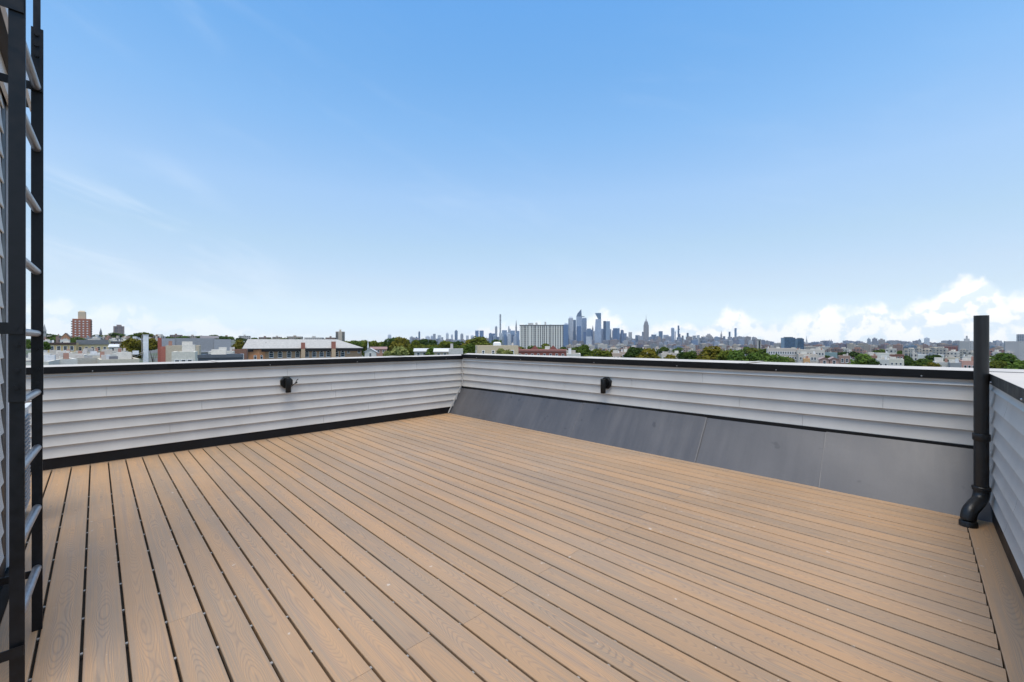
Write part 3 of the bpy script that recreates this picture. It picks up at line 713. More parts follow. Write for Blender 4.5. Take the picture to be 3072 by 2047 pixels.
def flat_house(px0, px1, ytop, d, dep, c, label, cat='house', name='row_house', group=None, cols=3, rows=2, ww=1.0, wh=1.6, cornice=None, roofc=None, yaw=0.0, brick=False, hatch=True, chim=1, first=1.0, side_cols=0, frame='frame'):
    t, W, zg = root_at(name, px0, px1, d, yaw); H = hz(ytop, d) - zg
    c = (c[0] * .95, c[1] * .90, c[2] * .81)                 # wall colour warmed to counter the blue sky light falling on it
    tag(t, label, cat, group); hw = W / 2
    b = MB(); b.box(-hw, hw, 0, dep, 0, H - 0.45)
    b.box(-hw, hw, 0, 0.3, H - 0.449, H); b.box(-hw, hw, dep - 0.3, dep, H - 0.449, H); b.box(-hw, -hw + 0.3, 0.301, dep - 0.301, H - 0.449, H); b.box(hw - 0.3, hw, 0.301, dep - 0.301, H - 0.449, H)
    b.build('wall', M['brick' if brick else 'objcol'], t, color=c)
    r = MB(); r.box(-hw + 0.301, hw - 0.301, 0.301, dep - 0.301, H - 0.44, H - 0.30); rf = r.build('roof', M['objcol' if roofc else 'roofw'], t, color=roofc or (1, 1, 1))
    if cornice:
        k = MB(); k.box(-hw - 0.1, hw + 0.1, -0.38, -0.004, H - 0.35, H + 0.10); k.box(-hw - 0.04, hw + 0.04, -0.22, -0.004, H - 0.75, H - 0.352); k.build('cornice', M['objcol'], t, color=cornice)
    if cols and rows: windows(t, -hw + 0.3, hw - 0.3, cols, [H - first - 0.25 - k * 3.1 for k in range(rows)], ww, wh, frame=frame)
    if side_cols: windows(t, 1.0, dep - 1.0, side_cols, [H - first - 0.25 - k * 3.1 for k in range(rows)], ww, wh, side=(-hw - 0.03, R(-90)), frame=frame)
    rr_ = random.Random(int(px0 * 13 + d))
    if hatch:
        x = rr_.uniform(-hw * 0.4, hw * 0.4); q = MB(); q.box(x - 0.9, x + 0.9, dep * 0.55, dep * 0.55 + 1.6, H - 0.299, H + rr_.uniform(0.5, 1.3)); q.build('roof_hatch', M['objcol'], rf, color=rr_.choice([(.55, .51, .45), (.44, .40, .35), (.62, .58, .51)]))
    for k in range(chim):
        x = rr_.choice([-1, 1]) * (hw - 0.6); y = dep * rr_.uniform(0.25, 0.8); q = MB(); q.box(x - 0.28, x + 0.28, y - 0.28, y + 0.28, H - 0.299, H + rr_.uniform(0.6, 1.2)); q.box(x - 0.34, x + 0.34, y - 0.34, y + 0.34, H + 1.201, H + 1.28) if False else None
        q.build('chimney', M['brick'], rf, color=rr_.choice([(.36, .2, .15), (.5, .46, .42), (.62, .61, .6)]))
    return t, W, H
def gable_house(px0, px1, yridge, yeave, d, dep, c, roofc, label, cat='house', name='gabled_house', along=False, cols=2, rows=2, ww=0.9, wh=1.4, yaw=0.0, brick=False, group=None, frame='frame'):
    """along: ridge runs across the view; else the gable faces the view"""
    t, W, zg = root_at(name, px0, px1, d, yaw); He = hz(yeave, d) - zg; Hr = hz(yridge, d) - zg; hw = W / 2; tag(t, label, cat, group); c = (c[0] * .95, c[1] * .90, c[2] * .81)  # wall colour warmed here too, against the blue sky light
    b = MB(); b.box(-hw, hw, 0, dep, 0, He)
    if along: prof = [(0, He), (dep / 2, Hr - 0.1), (dep, He)]; pts = [[(x, y, z) for y, z in prof] for x in (-hw, hw)]
    else: prof = [(-hw, He), (0, Hr - 0.1), (hw, He)]; pts = [[(x, y, z) for x, z in prof] for y in (0, dep)]
    b.quad(*pts[0]); b.quad(*pts[1]); b.build('wall', M['brick' if brick else 'objcol'], t, color=c)
    r = MB(); th = 0.16
    if along: A = [(-hw - .3, -.35, He - .12), (hw + .3, -.35, He - .12), (hw + .3, dep / 2, Hr), (-hw - .3, dep / 2, Hr), (-hw - .3, dep + .35, He - .12), (hw + .3, dep + .35, He - .12)]
    else: A = [(-hw - .35, -.3, He - .12), (-hw - .35, dep + .3, He - .12), (0, dep + .3, Hr), (0, -.3, Hr), (hw + .35, -.3, He - .12), (hw + .35, dep + .3, He - .12)]
    for q in ((A[0], A[1], A[2], A[3]), (A[3], A[2], A[5], A[4])):
        lo = [(p_[0], p_[1], p_[2] - th) for p_ in q]; i = len(r.v); r.v += list(q) + lo
        r.f += [(i, i + 1, i + 2, i + 3), (i + 7, i + 6, i + 5, i + 4), (i, i + 4, i + 5, i + 1), (i + 1, i + 5, i + 6, i + 2), (i + 2, i + 6, i + 7, i + 3), (i + 3, i + 7, i + 4, i)]; r.mi += [0] * 6
    r.build('roof', M['objcol'], t, color=roofc)
    if cols: windows(t, -hw + .3, hw - .3, cols, [He - 0.5 - k * 3 for k in range(rows)], ww, wh, frame=frame)
    return t, W, He
def block(px0, px1, ytop, d, dep, c, m, label, cat, name, yaw=0.0, group=None, parts=()):
    """far building: body plus stepped or rooftop parts given as (name, x0, x1, y0, y1, z0, z1 fractions/metres above roof)"""
    t, W, zg = root_at(name, px0, px1, d, yaw); H = hz(ytop, d) - zg; hw = W / 2; tag(t, label, cat, group)
    b = MB(); b.box(-hw, hw, 0, dep, -3, H); b.build('tower_body' if H > 40 else 'wall', M[m], t, color=c)
    for nm, a, e, y0, y1, z0, z1, cc, mm in parts:
        q = MB(); q.box(a * hw, e * hw, y0 * dep, y1 * dep, H + z0, H + z1); q.build(nm, M[mm], t, color=cc)
    return t, W, H

# ---------------------------------------------------------------- trees
def crown_mesh(seed, n=2600, lobes=9, leaf=0.045):
    r = random.Random(seed); b = MB(); L = []
    for k in range(lobes):
        a = r.uniform(0, 6.283); rad = r.uniform(0.12, 0.31) if k else 0.0
        L.append((rad * math.cos(a), rad * math.sin(a), r.uniform(0.30, 0.80) if k else 0.55, r.uniform(0.15, 0.25) if k else 0.32))
    L.append((r.uniform(-.1, .1), 0, 0.80, 0.19))
    for k in range(n):
        lx_, ly_, lz_, lr = r.choice(L)
        u1 = r.uniform(-1, 1); a = r.uniform(0, 6.283); s_ = math.sqrt(1 - u1 * u1); q = r.uniform(0.60, 1.10) ** 0.6 * lr
        if r.random() < 0.06: q *= 1.15
        p = Vector((lx_ + q * s_ * math.cos(a), ly_ + q * s_ * math.sin(a), lz_ + q * u1 * 0.85))
        if p.z < 0.10: continue
        nr = Vector((s_ * math.cos(a) + r.gauss(0, .6), s_ * math.sin(a) + r.gauss(0, .6), u1 + 0.35 + r.gauss(0, .6))).normalized()
        t1 = nr.orthogonal().normalized(); t2 = nr.cross(t1); sz = leaf * r.uniform(0.6, 1.35); rot = r.uniform(0, 6.283)
        e1 = (t1 * math.cos(rot) + t2 * math.sin(rot)) * sz; e2 = (t2 * math.cos(rot) - t1 * math.sin(rot)) * sz * 0.62
        b.quad(p - e1, p - e2, p + e1, p + e2)
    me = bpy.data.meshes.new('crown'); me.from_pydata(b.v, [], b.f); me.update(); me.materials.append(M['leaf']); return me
CROWNS = [crown_mesh(11 + k, 3000, 8 + k % 4) for k in range(6)]
CROWNS_FAR = [crown_mesh(51 + k, 900, 8, 0.075) for k in range(4)]
def trunk_mesh(seed):
    r = random.Random(seed); b = MB()
    b.tube([(0, 0, 0), (0.01, 0, 0.12), (0.0, 0.01, 0.28), (0.01, 0, 0.5)], [0.035, 0.026, 0.022, 0.012], 8)
    for k in range(5):
        a = k * 1.26 + r.uniform(-.3, .3); q = r.uniform(0.2, 0.3)
        b.tube([(0, 0, 0.22 + 0.04 * k), (q * .5 * math.cos(a), q * .5 * math.sin(a), 0.38 + .04 * k), (q * math.cos(a), q * math.sin(a), 0.56 + .03 * k)], [0.014, 0.010, 0.004], 6)
    return b.mesh('trunk', M['bark'], True)
TRUNKS = [trunk_mesh(3), trunk_mesh(9)]
GREENS = [(0.080, 0.120, 0.028), (0.120, 0.140, 0.028), (0.180, 0.160, 0.030), (0.055, 0.090, 0.028), (0.210, 0.230, 0.085), (0.105, 0.165, 0.040)]
nt = 0
def tree(px, wpx, ytop, d, tint, label, group='trees among the houses', low=0.0):
    global nt
    zg = ground_at(px, d); H = hz(ytop, d) - zg; W = wpx / FPX * d * 1.42 * cosb(px) ** 0.7; c = at(px, d)
    H = max(H, W * 0.55)
    zb = hz(ytop, d) - H
    t = empty('tree', (c.x, c.y, zb), nt * 1.7); tag(t, label, 'tree', group)
    me = (CROWNS if d < 350 else CROWNS_FAR)[nt % (6 if d < 350 else 4)]
    g_ = GREENS[tint]; j = random.uniform(0.85, 1.15)
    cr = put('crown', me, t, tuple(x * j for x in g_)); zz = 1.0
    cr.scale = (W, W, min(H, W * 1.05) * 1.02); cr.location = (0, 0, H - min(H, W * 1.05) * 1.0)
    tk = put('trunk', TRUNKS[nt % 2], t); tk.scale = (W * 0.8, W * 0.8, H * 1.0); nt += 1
    return t

# ---------------------------------------------------------------- left: row houses and their white roofs
flat_house(143, 229, 1029, 170, 12, (0.62, 0.46, 0.24), 'yellow stucco row house with dark brown cornice in front of the brick tower', cols=4, rows=2, ww=1.1, wh=1.7, cornice=(0.10, 0.06, 0.05))
t, W, H = flat_house(229, 327, 1021, 185, 12, (0.64, 0.53, 0.31), 'pale yellow row house with grey mansard roof right of the brick tower', cols=5, rows=2, ww=1.0, wh=1.7, first=2.6)
q = MB(); q.taper(-W / 2 - .1, W / 2 + .1, -0.25, 2.2, H - 1.9, H + 0.12, 0.96); q.build('mansard_roof', M['objcol'], t, color=(0.17, 0.175, 0.18))
q = MB()
for z in (H - 5.0, ):
    q.box(-2.4, 2.4, -1.2, -0.08, z, z + 0.08)
    for k in range(13): q.box(-2.4 + k * .395, -2.36 + k * .395, -1.2, -1.16, z + .081, z + .95)
    q.box(-2.4, 2.4, -1.2, -1.15, z + .951, z + 1.0)
q.build('fire_escape', M['black'], t)
# brick apartment tower
t, W, H = block(217, 272, 957, 450, 17, (0.34, 0.135, 0.085), 'objcol', 'tall red brick apartment tower with tan rooftop block', 'apartment tower', 'apartment_tower')
q = MB(); q.box(-3.0, 2.7, 4, 12, H + 0.002, H + 7.6); q.taper(-2.5, 2.2, 5, 11, H + 7.601, H + 8.8, 0.8); q.build('rooftop_block', M['objcol'], t, color=(0.55, 0.45, 0.32))
for k in range(9):
    z = H - 1.9 - k * 2.55
    for x in (-4.5, -1.5, 1.4, 4.4):
        put('window', window_mesh(1.15, 0.85, False, 'frame', 'frame'), t, None, (x, -0.04, z - 1.0))
    for s in (-1, 1):
        bq = MB(); bq.box(s * (W / 2 + .02) if s > 0 else -W / 2 - 1.0, s * (W / 2 + .02) + (0.98 if s > 0 else 0), 0.5, 5.0, z - 1.6, z - 0.5); bq.build('balcony', M['objcol'], t, color=(0.10, 0.07, 0.06))
# far blocks and spires on the left hill
t, W, H = block(340, 372, 979, 1000, 14, (0.27, 0.20, 0.18), 'stone', 'distant brown grey apartment block on the left ridge', 'apartment block', 'apartment_block')
q = MB(); q.box(-4, 4.5, 3, 9, H + .01, H + 3.5); q.build('rooftop_block', M['objcol'], t, color=(.25, .2, .19))
for x in (-4.3, 4.3):
    q = MB(); q.box(x - .7, x + .7, -0.6, -0.01, 0, H - .3); q.build('pier', M['objcol'], t, color=(.16, .15, .17))
def steeple(px, wpx, ytip, yb, d, c, rc, label, nm='church_steeple'):
    t, W, zg = root_at(nm, px - wpx / 2, px + wpx / 2, d); tag(t, label, 'steeple'); H = hz(yb, d) - zg; Ht = hz(ytip, d) - zg
    b = MB(); b.box(-W / 2, W / 2, 0, W, -2, H); b.build('tower', M['objcol'], t, color=c)
    b = MB(); b.taper(-W * .56, W * .56, -W * .06, W * 1.06, H + .01, H + (Ht - H) * .25, 0.7); b.taper(-W * .38, W * .38, W * .12, W * .88, H + (Ht - H) * .251, Ht, 0.03); b.build('spire', M['objcol'], t, color=rc)
    for s in (-.22, .22):
        b = MB(); b.box(W * s - W * .1, W * s + W * .1, -0.05, -0.01, H - W * 1.1, H - W * .25); b.build('louvre', M['glass'], t)
steeple(302, 8, 984, 999, 900, (.20, .17, .17), (.13, .14, .16), 'small dark church steeple between the two left towers')
steeple(133, 11, 972, 993, 600, (.33, .32, .31), (.3, .3, .3), 'grey stone church tower just right of the ladder')
gable_house(182, 210, 999, 1013, 420, 16, (.42, .22, .13), (.16, .12, .11), 'small orange brick church gable left of the brick tower', 'church', 'brick_church', cols=1, rows=1, ww=1.6, wh=2.6, brick=True)
flat_house(327, 360, 1024, 235, 9, (.16, .07, .06), 'dark red row house behind the white house on the left', cols=2, rows=2, cornice=(.2, .2, .2))
gable_house(327, 384, 1033, 1040, 150, 9, (.66, .65, .62), (.55, .55, .54), 'white clapboard house with low gable left of the olive tree', cols=3, rows=1, along=True)
flat_house(360, 384, 1022, 300, 9, (.58, .56, .53), 'pale row house glimpsed above the white gabled house', cols=2, rows=1)
flat_house(327, 345, 1017, 330, 9, (.60, .59, .58), 'narrow white house on the slope right of the brick tower', cols=1, rows=2)
flat_house(275, 300, 1015, 340, 9, (.55, .54, .52), 'light house tucked beside the foot of the brick tower', cols=2, rows=1)
flat_house(180, 206, 1019, 260, 9, (.66, .66, .65), 'white roofed house behind the yellow stucco one', cols=2, rows=1)
flat_house(128, 150, 1022, 240, 9, (.64, .64, .64), 'white house beside the leafy tree by the ladder', cols=2, rows=1)
gable_house(384, 420, 1017, 1024, 330, 9, (.52, .50, .48), (.3, .3, .31), 'small grey house behind the olive tree on the left', along=True, cols=2, rows=1)
# white flat roofs stepping away: two terraces seen from above
rn = random.Random(21); k = 0
WL = ['nearest', 'second', 'third', 'fourth', 'fifth', 'sixth', 'seventh', 'eighth', 'ninth']
terr = [(-40, 150, 1087, 52, 12), (60, 236, 1079, 60, 12), (170, 330, 1074, 68, 12), (300, 420, 1078, 66, 10), (110, 250, 1068, 80, 13), (240, 372, 1064, 90, 12), (130, 220, 1060, 104, 13), (215, 305, 1057, 116, 12), (300, 372, 1055, 128, 12)]
for i, (a, b, y, d, dep) in enumerate(terr):
    c = [(.62, .61, .58), (.66, .66, .65), (.52, .50, .46), (.60, .56, .48)][i % 4]
    t, W, H = flat_house(a, b, y, d, dep, c, 'white flat roofed row house, %s of the pale roofs nearest the left parapet' % WL[i] if i else 'white flat roofed row house, the nearest of the pale roofs behind the left parapet', group='white roofed row houses on the left', cols=3, rows=1, chim=2, yaw=rn.uniform(-6, 10))
    for q_ in range(3):
        x = rn.uniform(-W * .4, W * .4); y_ = rn.uniform(2, dep - 2); q = MB(); q.box(x - .5, x + .5, y_ - .4, y_ + .4, H - .299, H + rn.uniform(.05, .7)); q.build('roof_unit', M['objcol'], t, color=rn.choice([(.3, .3, .3), (.6, .6, .6), (.15, .15, .16), (.5, .45, .4)]))
# white stack with antenna arm
t, W, zg = root_at('chimney_stack', 431, 443, 75); tag(t, 'tall white rooftop stack with bracket arm and small dish', 'chimney'); Ht = hz(1006, 75) - zg
b = MB(); b.box(-.35, .35, 0, .6, 0, Ht); b.build('shaft', M['objcol'], t, color=(.72, .72, .71))
b = MB(); b.box(-.42, .42, -.06, .66, Ht + .002, Ht + .1); b.build('cap', M['objcol'], t, color=(.6, .6, .6))
zb = hz(1065, 75) - zg
b = MB(); b.tube([(-.5, .2, Ht), (-.5, .2, zb - 1.0)], .06, 8); b.build('antenna_pole', M['clip'], t)
b = MB(); b.tube([(-.3, -.1, zb + .5), (-3.2, -.6, zb - .9)], .05, 8); b.tube([(-.3, -.1, zb + .2), (-2.6, -.6, zb - .9)], .04, 8); b.build('bracket_arm', M['clip'], t)
b = MB(); b.box(-1.7, -.9, -.5, -.1, zb + .1, zb + .75); b.build('antenna_box', M['objcol'], t, color=(.72, .72, .72))
t, W, zg = root_at('fire_wall', 473, 491, 86); tag(t, 'narrow red brick fire wall left of the beige house', 'wall'); Ht = hz(1014, 86) - zg
b = MB(); b.box(-W / 2, 0.0, 0, 2.5, 0, Ht); b.build('upper_brickwork', M['brick'], t, color=(.36, .10, .07))
b = MB(); b.box(0.002, W / 2 + .3, 0, 2.5, 0, hz(1040, 86) - zg); b.build('lower_brickwork', M['brick'], t, color=(.40, .13, .09))
flat_house(497, 598, 1037, 88, 9, (.58, .50, .40), 'beige stucco house with flat roof in front of the grey hall', cols=0, rows=0, hatch=True)
# grey panelled hall
t, W, zg = root_at('grey_hall', 484, 696, 160); tag(t, 'long grey metal clad hall behind the beige house', 'hall')
for i, (a, b_, y) in enumerate(((484, 526, 1016), (526.4, 642.6, 1015), (643, 696, 1018))):
    KH = 160 / FPX * cosb(590); x0, x1 = (a - 590) * KH, (b_ - 590) * KH; q = MB(); q.box(x0, x1, .25 * (i % 2), 16, 0, hz(y, 160) - zg); q.build('wall_panel', M['objcol'], t, color=[(.36, .36, .38), (.30, .30, .315), (.35, .35, .37)][i])
q = MB(); q.box((597 - 590) * KH, (655 - 590) * KH, 6, 13, hz(1015, 160) - zg + .01, hz(1007, 160) - zg); q.build('roof_housing', M['objcol'], t, color=(.38, .33, .32))
q = MB(); q.box(-10.7, 10.7, -.2, 16.2, hz(1015, 160) - zg - 5.3, hz(1015, 160) - zg - 5.1); q.build('string_course', M['objcol'], t, color=(.5, .5, .5))
flat_house(515, 586, 1056, 70, 8, (.68, .67, .62), 'low white extension in front of the beige house', cols=3, rows=1, ww=.7, wh=.9, chim=1)
flat_house(625, 700, 1055, 112, 9, (.66, .65, .63), 'low white house in front of the grey hall', cols=3, rows=1, ww=1.2, wh=.8, first=.3)
flat_house(597, 727, 1066, 60, 8, (.075, .095, .14), 'dark blue grey fronted house with pale cornice below the hall', cols=0, rows=0, cornice=(.10, .11, .13), chim=0)
flat_house(690, 740, 1049, 130, 8, (.22, .12, .09), 'low dark brick house left of the school', cols=2, rows=1, hatch=False, brick=True)
# school with long pale hipped roof
D = 150.0; t, W, zg = root_at('brick_school', 732, 1100, D, 5); tag(t, 'long tan brick school with pale hipped roof and two chimneys', 'school')
def sx(px): return (px - 916) / FPX * D * cosb(916)
def szz(y): return hz(y, D) - zg
He, Hr = szz(1045), szz(1018); dep = 15
q = MB(); q.box(sx(800), sx(1096), .6, dep, 0, He - .02); q.build('wall', M['brick'], t, color=(.46, .29, .17))
q = MB(); q.prism([(sx(742), 3.2), (sx(757), 0.0), (sx(783), -0.6), (sx(800), 0.3), (sx(800) - .002, dep - .1), (sx(742), dep - .1)], 0, He - .02); q.build('corner_bay', M['brick'], t, color=(.55, .25, .11))
r = MB(); e = .9
A, B_, C_, D_ = (sx(738), -e, He), (sx(1100), -e, He), (sx(1100), dep + e, He), (sx(738), dep + e, He)
E, F = (sx(748), dep / 2, Hr), (sx(1022), dep / 2, Hr)
for fc_ in ((A, B_, F, E), (B_, C_, F), (C_, D_, E, F), (D_, A, E), (A, D_, C_, B_)): r.quad(*fc_)
r.build('roof', M['shingle'], t)
q = MB(); q.quad((sx(737), -e, He + .1), (sx(737), dep + e, He + .1), (sx(745), dep / 2, Hr + .2)); q.quad((sx(732), -e - .1, He - 1.2), (sx(738), -e - .1, He - .2), (sx(745), dep / 2, Hr + .25), (sx(742), dep / 2, Hr - .9)); q.build('gable_boards', M['objcol'], t, color=(.05, .045, .045))
q = MB(); q.box(sx(738), sx(1099), -e + .02, dep + e - .02, He - .35, He - .01); q.box(sx(741), sx(1097), -.25, dep + .25, He - 1.1, He - .352); q.build('bracketed_eaves', M['objcol'], t, color=(.055, .05, .05))
for a, b_, y in ((903, 915, 1028), (996, 1009, 1025)):
    q = MB(); q.box(sx(a), sx(b_), -1.25, .1, 0, szz(y)); ch = q.build('chimney', M['brick'], t, color=(.50, .36, .23))
    q = MB(); q.box(sx(a) - .01, sx(b_) + .01, -1.27, .12, szz(1047), szz(y) + .002); q.build('chimney_head', M['brick'], ch, color=(.34, .13, .09))
wm = window_mesh(1.35, 1.5, True, 'frame')
for px in (817, 842, 868, 893, 921, 943, 966, 987, 1013, 1033): put('window', wm, t, None, (sx(px), .56, szz(1072)))
for px in (1052, 1087): put('window', window_mesh(1.0, 1.2), t, None, (sx(px), .56, szz(1061)))
for px, y in ((773, -.42), (790, -.2)): put('window', window_mesh(.8, 1.0, True), t, None, (sx(px), y - .15, szz(1076)))
q = MB(); q.box(sx(800), sx(802), 4, 4.3, szz(1038), szz(1027)); q.build('roof_vent', M['clip'], t)
# tower beyond the school
t, W, H = block(1007, 1034, 995, 700, 11, (.50, .42, .33), 'objcol', 'small tan and dark tower standing beyond the school roof', 'apartment tower', 'apartment_tower')
for a, b_ in ((-1, -.45), (.42, 1)):
    for k in range(8):
        z = H - 1.2 - k * 2.1; q = MB(); q.box(a * W / 2, b_ * W / 2, -.3, -.01, z - 1.2, z); q.build('window_band', M['glass'], t)
q = MB(); q.box(-1.5, 1.5, 3, 7, H + .01, H + 3.2); q.build('rooftop_block', M['objcol'], t, color=(.5, .43, .35))
# ridge of low apartment blocks behind the hall and school
rn = random.Random(5)
for i, (a, b_, y) in enumerate(((452, 492, 1007), (510, 548, 1005), (560, 598, 1008), (662, 700, 1010), (716, 752, 1008), (776, 812, 1012), (818, 846, 1011), (860, 905, 1010), (868, 872, 1009), (912, 966, 1013), (976, 1004, 1013))):
    if b_ - a < 8: continue
    c = rn.choice([(.22, .15, .12), (.36, .30, .24), (.27, .17, .12), (.45, .42, .38)])
    block(a, b_, y, rn.uniform(640, 860), 14, c, 'stone', 'low apartment block on the wooded ridge behind hall and school, %s from the left' % ['first', 'second', 'third', 'fourth', 'fifth', 'sixth', 'seventh', 'eighth', 'eighth', 'ninth', 'tenth'][i], 'apartment block', 'apartment_block', rn.uniform(-12, 12), 'low blocks along the left ridge', [('rooftop_block', -.2, .15, .3, .6, .01, 2.2, tuple(x * 1.1 for x in c), 'objcol')])

# ---------------------------------------------------------------- middle
gable_house(1094, 1128, 1045, 1055, 150, 9, (.68, .68, .66), (.52, .52, .53), 'white gabled house right of the school', cols=1, rows=1)
steeple(1104, 5, 1019, 1043, 190, (.66, .66, .66), (.62, .62, .62), 'thin white steeple right of the school')
gable_house(1110, 1160, 1041, 1047, 210, 10, (.42, .25, .19), (.26, .16, .14), 'reddish gabled house in front of the long line of trees', along=True, cols=3, rows=1)
gable_house(1243, 1285, 1046, 1053, 130, 8, (.66, .62, .56), (.50, .50, .50), 'pale gabled house right of the light green tree', along=True, cols=2, rows=1)
gable_house(1303, 1348, 1046, 1054, 120, 8, (.56, .46, .34), (.56, .55, .54), 'tan gabled house left of the white shed', along=True, cols=2, rows=1)
flat_house(1346, 1389, 1047, 88, 5, (.55, .55, .56), 'plain light grey shed near the far corner of the deck', 'shed', 'roof_shed', cols=0, rows=0, hatch=False, chim=1)
t, W, H = flat_house(1432, 1556, 1037, 130, 12, (.64, .54, .40), 'cream stucco building with white rooftop block behind a flowering tree', 'building', 'cream_building', cols=4, rows=1, ww=.8, wh=1.3, side_cols=2, first=1.2, yaw=6, frame='objcol')
q = MB(); q.box(-.9, 1.4, 4, 7, H - .29, H + .75); q.taper(-.9, 1.4, 4, 7, H + .751, H + 1.1, .6); q.build('rooftop_block', M['objcol'], t, color=(.7, .68, .65))
t, W, H = flat_house(1530, 1700, 1049, 150, 9, (.30, .10, .075), 'red brick terrace with white lintels and small gables below the white slab', 'terrace', 'brick_terrace', cols=9, rows=2, ww=.9, wh=1.3, brick=True, first=1.2, cornice=(.50, .22, .18), chim=3)
for x in (-7.4, -1.2, 5.2):
    q = MB(); q.quad((x - 1.4, -.4, H + .101), (x + 1.4, -.4, H + .101), (x, -.4, H + 1.5)); q.quad((x - 1.4, .4, H + .101), (x + 1.4, .4, H + .101), (x, .4, H + 1.5)); q.quad((x - 1.4, -.4, H + .101), (x, -.4, H + 1.5), (x, .4, H + 1.5), (x - 1.4, .4, H + .101)); q.quad((x + 1.4, -.4, H + .101), (x, -.4, H + 1.5), (x, .4, H + 1.5), (x + 1.4, .4, H + .101)); q.build('gable', M['brick'], t, color=(.28, .09, .07))
# white slab apartment building with vertical window strips
D = 760.0; t, W, zg = root_at('slab_tower', 1559, 1690, D); tag(t, 'wide white concrete apartment slab with dark vertical window strips', 'apartment tower'); H = hz(976, D) - zg
q = MB(); q.box(-W / 2, W / 2, .6, 16, -3, H - .6); q.build('window_wall', M['ribbon'], t, color=(.24, .23, .22))
n = 19
pat = [1, .8, .35, .8, 1.7, .8, .35, 1, .8, .8, .4, .8, 1, .35, .8, .9, .9, .9, .9]
tot = sum(pat) + .52 * len(pat); x = -W / 2
for k, wv in enumerate(pat):
    ww_ = wv / tot * W; q = MB(); q.box(x, x + ww_, 0, .62, 0, H - .9); q.build('concrete_pier', M['objcol'], t, color=(.66, .63, .57)); x += ww_ + .52 / tot * W
q = MB(); q.box(-W / 2 - .5, W / 2 + .5, -.4, 16.5, H - .6, H + .7); q.build('roof_edge', M['objcol'], t, color=(.20, .19, .19))
for a, b_, hh in ((-.62, -.38, 4.2), (-.28, -.18, 4.8), (.14, .22, 6.2), (-.72, -.69, 2), (.4, .44, 1.6)):
    q = MB(); q.box(a * W / 2, b_ * W / 2, 5, 10, H + .71, H + hh); q.build('rooftop_block', M['objcol'], t, color=(.58, .55, .5))
flat_house(1700, 1742, 1062, 80, 6, (.62, .62, .61), 'low white roofed shed peeping over the middle of the right parapet', 'shed', 'roof_shed', cols=0, rows=0)
for a, b_, y, d, c, lab in ((1835, 1862, 1060, 160, (.58, .46, .40), 'pink grey house between the two middle tree clumps'), (1862, 1892, 1056, 190, (.56, .44, .38), 'pale pinkish house left of the olive tree'), (1985, 2012, 1062, 170, (.66, .60, .54), 'cream house right of the olive tree'), (2012, 2052, 1060, 210, (.56, .50, .47), 'greyish house between olive trees'), (1870, 1884, 1046, 420, (.36, .20, .16), 'narrow brick house above the middle trees')):
    flat_house(a, b_, y, d, 8, c, lab, cols=2, rows=1)

# ---------------------------------------------------------------- right
t, W, H = flat_house(2302, 2391, 1046, 260, 22, (.60, .54, .50), 'long pale building with a row of dark windows left of the glass offices', 'building', 'pale_building', cols=12, rows=3, ww=1.0, wh=1.5, frame='objcol', side_cols=3, first=1.6)
flat_house(2391, 2474, 1050, 250, 16, (.64, .60, .56), 'white stepped building below the glass offices', 'building', 'pale_building', cols=9, rows=2, ww=1.0, wh=1.4, first=1.4, chim=2)
flat_house(2395, 2452, 1063, 180, 10, (.64, .57, .51), 'low cream house front below the white stepped building', cols=6, rows=1, ww=.9, wh=1.2)
flat_house(2468, 2512, 1058, 420, 14, (.24, .34, .37), 'low teal glass building right of the white stepped one', 'building', 'glass_building', cols=0, rows=0, roofc=(.4, .45, .46))
gable_house(2460, 2487, 1072, 1078, 150, 8, (.62, .40, .34), (.34, .25, .23), 'pink gabled house, left of the pair by the right tree', cols=1, rows=1)
gable_house(2489, 2516, 1072, 1078, 150, 8, (.60, .38, .33), (.32, .24, .23), 'pink gabled house, right of the pair by the right tree', cols=1, rows=1)
flat_house(2411, 2430, 1076, 140, 6, (.66, .40, .20), 'small orange house front just above the right parapet', cols=1, rows=1)
flat_house(2518, 2550, 1068, 190, 9, (.36, .24, .20), 'brownish house left of the round green tree', cols=2, rows=1)
flat_house(2602, 2632, 1067, 165, 9, (.34, .20, .16), 'brick house right of the round green tree', cols=2, rows=1)
flat_house(2628, 2668, 1060, 220, 10, (.70, .69, .66), 'bright white box shaped house on the right', cols=0, rows=0, hatch=False)
flat_house(2668, 2712, 1064, 230, 10, (.22, .10, .08), 'dark red house with white roof beside the bright white box', cols=4, rows=1, ww=.8, wh=.9)
flat_house(2666, 2712, 1078, 150, 8, (.70, .68, .60), 'white house with pale yellow front near the right parapet', cols=3, rows=1, ww=.6, wh=.8)
flat_house(2632, 2668, 1079, 140, 8, (.64, .64, .63), 'grey white house near the right parapet left of the pale yellow front', cols=2, rows=1, ww=.6, wh=.8)
flat_house(2722, 2832, 1064, 520, 20, (.70, .71, .72), 'long white shed roof behind the dark right hand trees', 'shed', 'long_shed', cols=0, rows=0, hatch=False, chim=0)
flat_house(2806, 2850, 1087, 120, 8, (.66, .65, .63), 'white fronted house near the right parapet left of the pipe', cols=4, rows=1, ww=.6, wh=.7)
flat_house(2850, 2884, 1089, 115, 8, (.32, .33, .36), 'grey house near the right parapet left of the pink one', cols=3, rows=1, ww=.6, wh=.7)
flat_house(2885, 2932, 1083, 120, 8, (.62, .36, .31), 'salmon pink house just left of the black pipe', cols=3, rows=1, ww=.6, wh=.9)
flat_house(2836, 2880, 1073, 230, 9, (.62, .56, .47), 'cream row house below the brick mill', cols=4, rows=1)
flat_house(2890, 2925, 1070, 260, 9, (.60, .58, .55), 'pale row house below the grey slab by the pipe', cols=3, rows=1)
